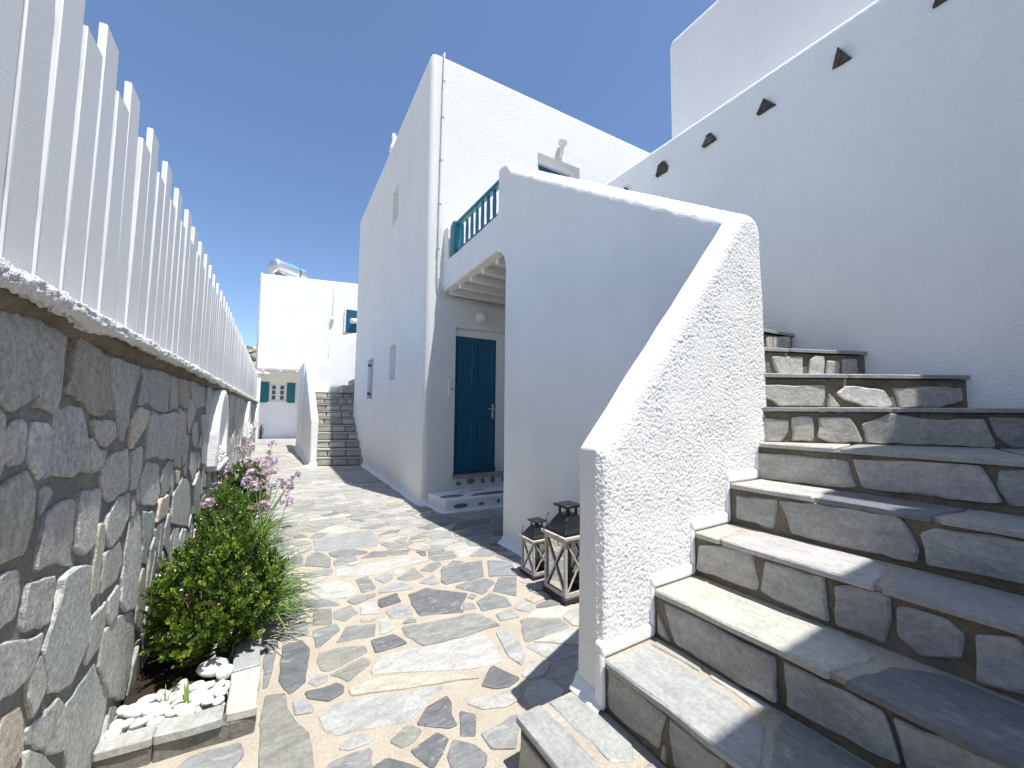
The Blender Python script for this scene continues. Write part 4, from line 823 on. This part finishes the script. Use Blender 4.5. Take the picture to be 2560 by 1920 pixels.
# ================================================================== LANTERNS
def lantern(x, y, s, h, label):
    L = thing('lantern', (x+s/2, y+s/2, 0), label, 'lantern', 'wooden lanterns by the stair wall')
    zb = .012; k = s/.25; bh = .032*k; zt = h*.70; pw = .021*k
    q = MB(); q.box(x-.012*k, x+s+.012*k, y-.012*k, y+s+.012*k, zb, zb+bh); bevel(q.build('base', M['blackmatt'], L), .004, 1)
    z0 = zb+bh; z1 = zt-.022*k
    for i, (a, c) in enumerate(((0, 0), (1, 0), (0, 1), (1, 1))):
        q = MB(); xx = x+a*(s-pw); yy = y+c*(s-pw); q.box(xx, xx+pw, yy, yy+pw, z0, z1); bevel(q.build('post', M['greywood'], L), .002, 1)
    for zz in ((z0, z0+.03*k), (z1-.028*k, z1)):
        for i in range(4):
            q = MB(); e = .003*k
            if i < 2: yy = y+e if i == 0 else y+s-pw+e; q.box(x+pw, x+s-pw, yy, yy+pw-2*e, *zz)
            else: xx = x+e if i == 2 else x+s-pw+e; q.box(xx, xx+pw-2*e, y+pw, y+s-pw, *zz)
            q.build('rail', M['greywood'], L)
    q = MB(); q.box(x-.02*k, x+s+.02*k, y-.02*k, y+s+.02*k, z1, zt); bevel(q.build('top_board', M['greywood'], L), .003, 1)
    a0, a1 = pw, s-pw; zl, zh = z0+.03*k, z1-.028*k; t = .012*k
    for side in range(4):
        def P(u, z, d):
            return [(x+u, y+pw*.5-d, z), (x+s-pw*.5+d, y+u, z), (x+u, y+s-pw*.5+d, z), (x+pw*.5-d, y+u, z)][side]
        up = [(0, 1, 0), (1, 0, 0), (0, 1, 0), (1, 0, 0)][side]
        for i, (za, zc) in enumerate(((zl, zh), (zh, zl))):
            q = MB(); q.bar(P(a0, za, .004*k+.003*i), P(a1, zc, .004*k+.003*i), .011*k, .008*k, up) ; q.build('cross_bar', M['greywood'], L)
        q = MB(); q.add([P(a0, zl, -.004*k), P(a1, zl, -.004*k), P(a1, zh, -.004*k), P(a0, zh, -.004*k)], [(0, 1, 2, 3)]); q.build('glass_pane', M['glass'], L, fix=False)
    c = (x+s/2, y+s/2); zr = h*.895; pr = [(.50, zt), (.49, zt+.018*k), (.40, zt+(zr-zt)*.35), (.30, zt+(zr-zt)*.68), (.235, zr-.012*k), (.20, zr)]
    vs = []
    for w_, z in pr: vs += [(c[0]+i*w_*s*1.02, c[1]+j*w_*s*1.02, z) for i, j in ((-1, -1), (1, -1), (1, 1), (-1, 1))]
    q = MB(); q.add(vs, [(a*4+j, a*4+(j+1) % 4, a*4+4+(j+1) % 4, a*4+4+j) for a in range(len(pr)-1) for j in range(4)]+[(3, 2, 1, 0), tuple(len(pr)*4-4+j for j in range(4))]); bevel(q.build('roof', M['black'], L), .0035, 1, 55)
    q = MB(); q.box(c[0]-.31*s, c[0]+.31*s, c[1]-.31*s, c[1]+.31*s, h-.018*k, h)
    for i, j in ((-1, -1), (1, -1), (-1, 1), (1, 1)): q.box(c[0]+i*.17*s-.008*k, c[0]+i*.17*s+.008*k, c[1]+j*.17*s-.008*k, c[1]+j*.17*s+.008*k, zr-.004, h-.018*k)
    bevel(q.build('chimney_cap', M['black'], L), .002, 1)
    q = MB(); R_ = .46*s; zc = zr-.01*k; tilt = .9
    q.tube([(c[0]-.03*k-R_*.75*math.sin(t_)*math.sin(tilt)-.24*s, c[1]-R_*math.cos(t_)-.0*s, zc-R_*math.sin(t_)*math.cos(tilt)*1.0) for t_ in [math.pi*i/18 for i in range(19)]], .0055*k, 6); q.build('handle', M['black'], L, smooth=True)
    q = MB(); q.tube([(x-.004*k, y+s*.42+.024*k*math.cos(t_), zh-.012*k+.028*k*math.sin(t_)) for t_ in [2*math.pi*i/14 for i in range(14)]], .0028*k, 5, close=True); q.build('door_ring', M['steel'], L, smooth=True)
lantern(1.800, 2.222, .25, .665, 'larger black-roofed wooden lantern with X bars beside the rough wall end')
lantern(1.835, 2.665, .185, .452, 'smaller black-roofed wooden lantern with X bars behind the larger one')

# ================================================================== FAR STAIRS
fs_ = thing('far_staircase', (1.45, 12, 0), 'narrow slate steps climbing beside the tall white house further down the path', 'stairs')
def fl(k): return ((.955, 10.63+.285*(k-1)), (2.02, 10.18+.285*(k-1)))
cr = MB(); slabs_ = []
for k in range(1, 11):
    (ax, ay), (bx, by) = fl(k); z = .19*k
    cr.prism([(ax, ay+.008, -.02), (bx, by+.008, -.02), (bx, 13.9, -.02), (ax, 13.9, -.02)], (0, 0, z-.032+.02-.0005*k))
cr.build('mortar_core', M['mortar_step'], fs_)
for k in range(1, 11):
    (ax, ay), (bx, by) = fl(k); z = .19*k; u = Vector((bx-ax, by-ay, 0)); L_ = u.length; u.normalize(); nn = Vector((u.y, -u.x, 0))
    s = .0
    while s < L_-.05:
        w_ = min(rnd(.25, .5), L_-s); w_ = L_-s if L_-s-w_ < .12 else w_
        q = MB(); slab(q, [(s+.01, z-.17), (s+w_-.01, z-.17), (s+w_-.012+rnd(-.02, .01), z-.045), (s+.01+rnd(0, .02), z-.045)], Vector((ax, ay, 0))-nn*.008, u, (0, 0, 1), nn, 0, rnd(.010, .02), vary((.40, .385, .345), .25), bev=.008, amp=.004, tilt=.02)
        q.build('riser_stone', M['slate_step'], fs_, fix=False); s += w_
    c_, d_ = fl(k+1); e = nn*.014
    q = MB(); slab(q, [(ax+e.x, ay+e.y), (bx+e.x, by+e.y), (d_[0], d_[1]+.02 if k < 10 else 13.9), (c_[0], c_[1]+.02 if k < 10 else 13.9)], (0, 0, z), (1, 0, 0), (0, 1, 0), (0, 0, 1), -.032, 0, vary((.36, .355, .335), .12), bev=.006, amp=.004, seg=.1); q.build('tread_slab', M['slate_tread'], fs_, fix=False)
for k in (11, 12, 13, 14):
    x = 1.72+.30*(k-11); z = .19*k
    q = MB(); q.box(x, 3.6, 12.5, 13.45, z-.22, z); q.t = [(.34, .335, .31)]*8; q.build('turning_step', M['slate_step'], fs_)
fp = thing('far_stair_parapet', (.88, 13, 0), 'white sloping parapet on the left of the far steps, standing on the path', 'parapet')
q = MB(); po = [(10.60, -.02), (10.60, 1.11), (13.70, 2.88), (16.4, 2.95), (16.4, -.02)]
q.prism([(.955, y, z) for y, z in po], (-.16, 0, 0)); bevel(q.build('side_wall', M['smooth'], fp), .035, 3)
q = MB(); q.box(.755, .80, 13.5, 16.4, -.02, 2.83); bevel(q.build('pilaster', M['smooth'], fp), .012, 2)
q = MB(); po = [(.955, 1.5), (.955, 2.70), (1.25, 2.80), (2.15, 3.68), (3.3, 4.8), (3.3, 1.5)]
q.prism([(x, 13.5, z) for x, z in po], (0, .16, 0)); bevel(q.build('rear_wall', M['smooth'], fp), .04, 3)
po = [(1.57, 1.5), (1.57, 3.30), (1.63, 3.66), (1.72, 3.84), (1.88, 3.97), (2.4, 4.14), (3.2, 4.2), (3.2, 1.5)]
q = MB(); q.prism([(x, 15.0, z) for x, z in po], (0, .22, 0)); bevel(q.build('curved_wall', M['smooth'], fp), .04, 3)
skirt('painted_skirting', [(.755, 16.4), (.755, 13.45), (.795, 13.40), (.795, 10.6), (.96, 10.59)], fp, .07, .08)

# ================================================================== FAR HOUSE
fh = thing('far_house', (1.8, 22, 0), 'white house with teal shutters closing the far end of the path', 'house')
def uy(x): return 20.6-.2*(x+.7)
UZ = 7.47
q = MB(); q.prism([(-.76, uy(-.76), 3.10), (6.0, uy(6.0), 3.10), (6.4, 26, 3.10), (-.76, 26, 3.10)], (0, 0, UZ-3.10)); o = q.build('upper_wall', M['smooth'], fh); bevel(o, .09, 4)
q = MB(); q.box(-.74, 6.0, 21.6, 25.9, -.05, 3.095); gw = q.build('lower_wall', M['smooth'], fh)
c = MB(); c.box(-.20, .51, 21.4, 21.72, 1.72, 2.60); c2 = MB(); c2.box(.96, 1.85, 21.4, 21.72, .08, 2.66); cut(gw, [c, c2])
q = MB(); q.box(-.74, -.62, 20.62, 21.6, 2.9, 3.07).box(-.74, 6, uy(0)+.10, uy(0)+.20, 2.93, 3.05); bevel(q.build('eave_beam', M['whitewood'], fh), .01, 1)
for x in (-.45, .20, .85, 1.5): q = MB(); q.box(x-.05, x+.05, uy(x)-.02, 21.59, 3.055, 3.098); q.build('rafter', M['whitewood'], fh)
q = MB(); q.box(-.66, -.53, 20.62, 20.75, -.02, 2.92); bevel(q.build('porch_post', M['smooth'], fh), .02, 2)
q = MB(); q.box(-.2, .51, 21.58, 21.70, 1.72, 1.78).box(-.2, .51, 21.58, 21.70, 2.54, 2.60).box(-.2, -.14, 21.58, 21.70, 1.78, 2.54).box(.45, .51, 21.58, 21.70, 1.78, 2.54).box(.11, .20, 21.60, 21.69, 1.78, 2.54)
for a, b_ in ((-.14, .11), (.20, .45)):
    q.box(a, a+.05, 21.62, 21.68, 1.78, 2.54).box(b_-.05, b_, 21.62, 21.68, 1.78, 2.54)
    for z in (1.78, 2.02, 2.26, 2.49): q.box(a+.05, b_-.05, 21.63, 21.67, z, z+.045)
wo = q.build('window', M['whitewood'], fh)
for a, b_ in ((-.09, .06), (.25, .40)):
    for z in (1.825, 2.065, 2.305): p_ = MB(); p_.box(a, b_, 21.65, 21.66, z, z+.195 if z < 2.3 else 2.49); p_.build('pane', M['pane'], wo)
q = MB(); q.box(-.25, .56, 21.53, 21.62, 1.67, 1.72); q.build('sill', M['paint'], wo)
for a, b_ in ((-.545, -.205), (.515, .865)):
    q = MB(); q.box(a, b_, 21.545, 21.585, 1.68, 2.64); sh = q.build('shutter', M['tealrail'], fh); bevel(sh, .006, 1)
    for i in range(1, 4): q = MB(); xx = a+(b_-a)*i/4; q.box(xx-.004, xx+.004, 21.542, 21.546, 1.70, 2.62); q.build('groove_bead', M['tealrail'], sh)
q = MB(); q.box(.96, 1.03, 21.57, 21.70, .08, 2.66).box(1.78, 1.85, 21.57, 21.70, .08, 2.66).box(1.03, 1.78, 21.57, 21.70, 2.58, 2.66); q.build('door_frame', M['whitewood'], fh)
q = MB(); q.box(1.03, 1.78, 21.62, 21.66, .09, 2.58); q.build('door', M['teal'], fh)
q = MB(); yy = uy(3.1)
q.box(2.70, 2.76, yy-.04, yy+.05, 5.05, 6.22).box(2.76, 3.6, yy-.04, yy+.05, 6.14, 6.22); q.build('upper_door_frame', M['whitewood'], fh)
q = MB(); q.box(2.76, 3.6, yy-.03, yy+.04, 5.05, 6.14); q.build('upper_door', M['teal'], fh)
q = MB(); q.tube([(-.70, uy(-.7)-.02, 7.50), (-.72, uy(-.7)-.03, 7.36), (-.72, uy(-.7)-.03, 5.2), (-.72, uy(-.7)-.03, 3.1)], .018, 6); q.build('drain_pipe', M['cable'], fh, smooth=True)
q = MB(); q.tube([(2.22, uy(2.2)-.02, 7.48), (2.21, uy(2.2)-.02, 6.6), (2.19, uy(2.2)-.02, 5.72)], .012, 6); q.build('lamp_cable', M['cable'], fh, smooth=True)
L = thing('wall_lamp', (2.18, uy(2.18), 5.6), 'small white knob lamp hanging from a cable on the far house', 'lamp', 'wall lamps')
q = MB(); q.lathe((2.18, uy(2.18)-.05, 5.60), [(.05, -.06), (.085, -.02), (.085, .03), (.05, .10), (.02, .12)], 14); q.build('globe', M['lampglass'], L, smooth=True)
L = thing('wall_lamp', (3.0, uy(3), 5.6), 'white cylinder spotlight in front of the far upstairs teal door', 'lamp', 'wall lamps')
q = MB(); q.lathe((2.97, uy(3)-.30, 5.56), [(.12, 0), (.125, .02), (.11, .40), (.09, .42)], 16, (.85, .5, .18)); q.build('shade', M['whitewood'], L, smooth=True)
q = MB(); q.lathe((2.972, uy(3)-.299, 5.5605), [(.10, -.002), (.10, -.008)], 16, (.85, .5, .18)); q.build('lens', M['lampglass'], L)
ex = thing('fire_extinguisher', (-.44, 21.35, 0), 'dark red fire extinguisher standing by the far porch post', 'extinguisher')
q = MB(); q.lathe((-.44, 21.35, .0), [(.05, 0), (.055, .02), (.055, .42), (.04, .50), (.02, .53)], 14); q.build('cylinder', M['red'], ex, smooth=True)
q = MB(); q.box(-.47, -.41, 21.32, 21.38, .53, .60).bar((-.47, 21.35, .60), (-.36, 21.35, .66), .03).tube([(-.41, 21.33, .58), (-.35, 21.30, .5), (-.35, 21.28, .2)], .014, 6); q.build('valve', M['blackmatt'], ex)
# solar water tank on its roof
tk = thing('solar_water_tank', (.3, 21.5, UZ), 'shiny metal solar water tank lying on the flat roof of the far house', 'tank')
A0 = Vector((-.26, 21.35, UZ+.66)); ad = Vector((.80, .60, -.02)).normalized(); r = .37; Lk = 1.5
pr = [(r*math.sin(t)*1.0, -.16*math.cos(t)) for t in [i*math.pi/12 for i in range(1, 7)]] + [(r, Lk)] + [(r*math.cos(t), Lk+.16*math.sin(t)) for t in [i*math.pi/12 for i in range(1, 6)]]
q = MB(); q.lathe(A0, pr, 28, ad); o = q.build('barrel', M['tank'], tk, smooth=True); o.data.set_sharp_from_angle(angle=math.radians(50))
q = MB(); q.lathe(A0+ad*1.12, [(r+.004, 0), (r+.006, .01), (r+.006, .05), (r+.004, .06)], 28, ad); q.build('strap', M['blackmatt'], tk)
x_ = ad.cross(Vector((0, 0, 1))).normalized(); z_ = x_.cross(ad)
vs = []; 
for i in range(7):
    t = .45+i*.12
    for s in (.55, 1.45): vs.append(A0+ad*s+(x_*math.cos(t)+z_*math.sin(t))*(r+.003))
q = MB(); q.add(vs, [(2*i, 2*i+1, 2*i+3, 2*i+2) for i in range(6)]); q.build('label', M['blue'], tk, fix=False)  # curved blue patch over the upper side of the barrel
q = MB(); q.bar(A0+ad*.05-z_*.33, A0+ad*1.5-z_*.33-x_*.0, .45, .03, z_); q.build('cradle', M['grey'], tk)
q = MB(); base = A0+x_*.30-z_*.30
q.prism([base, base+ad*1.4, base+ad*1.4+x_*.25-z_*.16, base+x_*.25-z_*.16], (0, 0, .05)); q.build('collector', M['tank'], tk)
for s in (.15, 1.3): q = MB(); q.bar(A0+ad*s-z_*.30, A0+ad*s-z_*.55, .05); q.build('leg', M['blackmatt'], tk)

# ================================================================== PLANTS
def leaf_add(mb, p, d, up, L, W, tone):
    """folded oval leaf from p along d"""
    d = d.normalized(); s = d.cross(up); s = s.normalized() if s.length > 1e-4 else d.orthogonal().normalized(); n = s.cross(d)
    v = [p, p+d*L*.35+s*W+n*W*.25, p+d*L*.75+s*W*.8+n*W*.2, p+d*L, p+d*L*.75-s*W*.8+n*W*.2, p+d*L*.35-s*W+n*W*.25]
    mb.add(v, [(0, 1, 2, 3), (0, 3, 4, 5)], tone)
def rv(): 
    while True:
        v = Vector((rnd(-1, 1), rnd(-1, 1), rnd(-1, 1)))
        if .05 < v.length < 1: return v.normalized()
def shrub(name, label, c, rad, ntw, leafL, tones, stems=9, twig=(.05, .10), base_z=.06):
    T = thing(name, (c[0], c[1], base_z), label, 'shrub', None); lv = MB(); tw = MB(); c = Vector(c); rad = Vector(rad)
    for _ in range(stems):
        d = rv(); d.z = abs(d.z)+.15; e = c+Vector((d.x*rad.x*.75, d.y*rad.y*.75, d.z*rad.z*.5)); s0 = Vector((c.x+rnd(-.1, .1)*rad.x*2, c.y+rnd(-.1, .1)*rad.y*2, base_z-.02))
        m = (s0+e)/2+Vector((rnd(-.02, .02), rnd(-.02, .02), .02)); tw.tube([s0, m, e], .0055, 5, taper=.4)
    for _ in range(ntw):
        d = rv(); k = rnd(.45, 1.0)**.45; bumpy = 1+.20*noise.noise(d*2.3+c*3)+.10*noise.noise(d*6+c)
        p = c+Vector((d.x*rad.x, d.y*rad.y, d.z*rad.z))*k*bumpy
        if p.z < base_z+.02 or p.x < -.485: continue
        g = (d*.8+Vector((0, 0, .75))+rv()*.6).normalized(); L = rnd(*twig); q0 = p-g*L*.5; m = 6
        tint = random.choice(tones); s = g.orthogonal().normalized()
        if k > .7: tw.bar(q0, q0+g*L, .0022)
        for i in range(m):
            t = (i+.5)/m; ang = i*1.57+rnd(-.4, .4); sd_ = (s*math.cos(ang)+g.cross(s)*math.sin(ang))
            for sg in (1, -1):
                ld = (sd_*sg*(1-.45*t)+g*(.45+.5*t)+rv()*.22).normalized(); sz = leafL*rnd(.7, 1.15)*(1 if t < .8 else .75)
                leaf_add(lv, q0+g*L*t, ld, g, sz, sz*.34, vary(tuple(x*(1+.55*max(0, t-.55)) for x in tint), .22))
    tw.build('twigs', M['twig'], T); lv.build('foliage', M['leaf'], T, smooth=False, fix=False); return T
BOX = [(.030, .066, .008), (.055, .105, .010), (.09, .15, .014), (.17, .24, .03)]
s1 = shrub('boxwood_shrub', 'rounded glossy boxwood bush nearest the camera, behind the white pebbles', (-.235, 2.77, .335), (.305, .42, .305), 1000, .025, BOX, 16)
s2 = shrub('green_shrub', 'bright green leafy bush between the flower stems, middle of the planter', (-.31, 4.25, .36), (.19, .55, .30), 620, .023, [(.05, .11, .014), (.075, .15, .018), (.10, .19, .02)], 10)
s3 = shrub('green_shrub', 'dark green bush at the far end of the planter under the far flowers', (-.26, 5.95, .42), (.22, .50, .30), 520, .027, BOX, 10)
pk = shrub('bougainvillea', 'small dark pink flowering bush glimpsed between the fence and the far house', (-1.6, 33, 3.6), (1.2, 1.2, 2.2), 420, .16, [(.20, .035, .06), (.07, .06, .03), (.30, .08, .12)], 5, (.3, .6), 0.0)

def blade(mb, p, d, L, w, droop, tone):
    d = d.normalized(); s = d.cross(Vector((0, 0, 1))); s = s.normalized() if s.length > 1e-4 else Vector((1, 0, 0)); vs = []; q = Vector(p); n = 6
    for i in range(n+1):
        t = i/n; ww = w*(1-.75*t**2)*.5
        vs += [q-s*ww, q+s*ww]; d = (d+Vector((0, 0, -droop*(.4+t)/n))).normalized(); q = q+d*L/n
    mb.add(vs, [(2*i, 2*i+1, 2*i+3, 2*i+2) for i in range(n)], tone)
def umbel(T, base, top, dry=False, r=.035):
    st_ = MB(); b0 = Vector(base); t0 = Vector(top); m = (b0+t0)/2+Vector((rnd(-.03, .03), rnd(-.03, .03), .02))
    st_.tube([b0, m, t0-(t0-m)*.02], .0042, 5, (.13, .18, .07), taper=.7); o = st_.build('flower_stem', M['blade'], T, smooth=True)
    hd = MB(); ax = (t0-m).normalized()
    for _ in range(15):
        d = (rv()+ax*.45).normalized(); e = t0+d*r*rnd(.75, 1.1)
        hd.bar(t0, e, .0022, tone=(.22, .20, .14) if dry else (.34, .24, .34))
        f0 = d.orthogonal().normalized(); f1 = d.cross(f0); tone = vary((.36, .27, .17) if dry else random.choice([(.52, .40, .62), (.60, .48, .68), (.46, .33, .58), (.68, .56, .72)]), .12)
        for k in range(6):
            a = k*1.047+rnd(-.15, .15); pd = (f0*math.cos(a)+f1*math.sin(a)+d*rnd(.25, .7)).normalized(); leaf_add(hd, e, pd, d, .019*r/.035, .0042*r/.035, tone)
    hd.build('flower_head', M['petal'], o, fix=False)
def clump(label, base, heads, nbl, spread, Lr, side=0, dry=()):
    T = thing('flowering_plant', (base[0], base[1], .06), label, 'flower', 'lilac flowering plants in the planter'); lv = MB()
    for _ in range(nbl):
        a = rnd(0, 6.283); o = Vector((base[0]+rnd(-.05, .05), base[1]+rnd(-1, 1)*spread, .07)); d = Vector((math.cos(a)*.55+side*rnd(.2, .9), math.sin(a)*.55, rnd(.7, 1.4)))
        if o.x+d.x*.2 < -.5: d.x = abs(d.x)
        blade(lv, o, d, rnd(*Lr), rnd(.009, .016), rnd(.9, 2.4), vary(random.choice([(.09, .17, .025), (.13, .22, .035), (.20, .29, .06), (.06, .12, .03)]), .15))
    tag(lv.build('leaf_blades', M['blade'], T, fix=False), kind='stuff')
    for h in heads: umbel(T, (base[0]+rnd(-.05, .05), base[1]+rnd(-.6, .6)*spread, .08), h, r=rnd(.042, .054)*(1.1 if h[1] > 5 else 1))
    for h in dry: umbel(T, (base[0]+rnd(-.04, .04), base[1]+rnd(-.5, .5)*spread, .08), h, True, .032)
clump('lilac flowering clump spilling long strap leaves over the kerb by the boxwood', (-.06, 3.12, 0), [(.14, 4.05, .54), (-.04, 3.80, .55), (-.40, 3.95, .60)], 300, .34, (.28, .48), .80, dry=[(-.12, 3.9, .53)])
clump('tall lilac flowering clump with the densest group of heads', (-.08, 4.45, 0), [(.15, 4.67, .56), (.16, 4.55, .60), (.10, 4.62, .62), (.02, 4.63, .57), (-.08, 4.73, .59), (-.06, 5.02, .63), (-.17, 5.10, .66), (-.2, 4.89, .61), (.25, 5.08, .61), (-.12, 4.55, .60)], 170, .35, (.30, .48), .3, dry=[(-.25, 4.4, .55), (-.02, 4.5, .50)])
clump('lilac flowering clump close against the white wall niche', (-.38, 5.0, 0), [(-.44, 4.71, .62), (-.42, 5.30, .70), (-.45, 5.42, .68), (-.47, 5.55, .72), (-.44, 5.20, .66)], 60, .3, (.25, .42), .2, dry=[(-.43, 5.25, .62)])
clump('farthest lilac flowering clump at the end of the planter', (-.10, 6.0, 0), [(.01, 6.4, .87), (-.25, 6.32, .86), (-.35, 6.19, .83), (-.24, 5.62, .72), (-.13, 5.68, .71), (-.04, 5.72, .73), (.01, 5.55, .72), (.01, 5.22, .66), (-.02, 5.3, .68)], 90, .4, (.28, .45), .15, dry=[(-.02, 6.1, .78)])
for k, (x, y) in enumerate(((-.33, 2.26), (-.25, 2.22), (-.13, 2.50))):
    q = MB()
    for _ in range(5 if k != 1 else 3): blade(q, (x+rnd(-.01, .01), y+rnd(-.01, .01), .085), Vector((rnd(-.4, .5), rnd(-.4, .4), 1)), rnd(.07, .11), .006 if k != 1 else .014, .8, vary((.16, .24, .06)))
    tag(q.build('weed', M['blade'], fix=False), ['grass weed with long blades sprouting among the white pebbles', 'small broad-leaved weed sprouting among the white pebbles', 'short grass weed at the kerb edge under the bush'][k], 'weed')
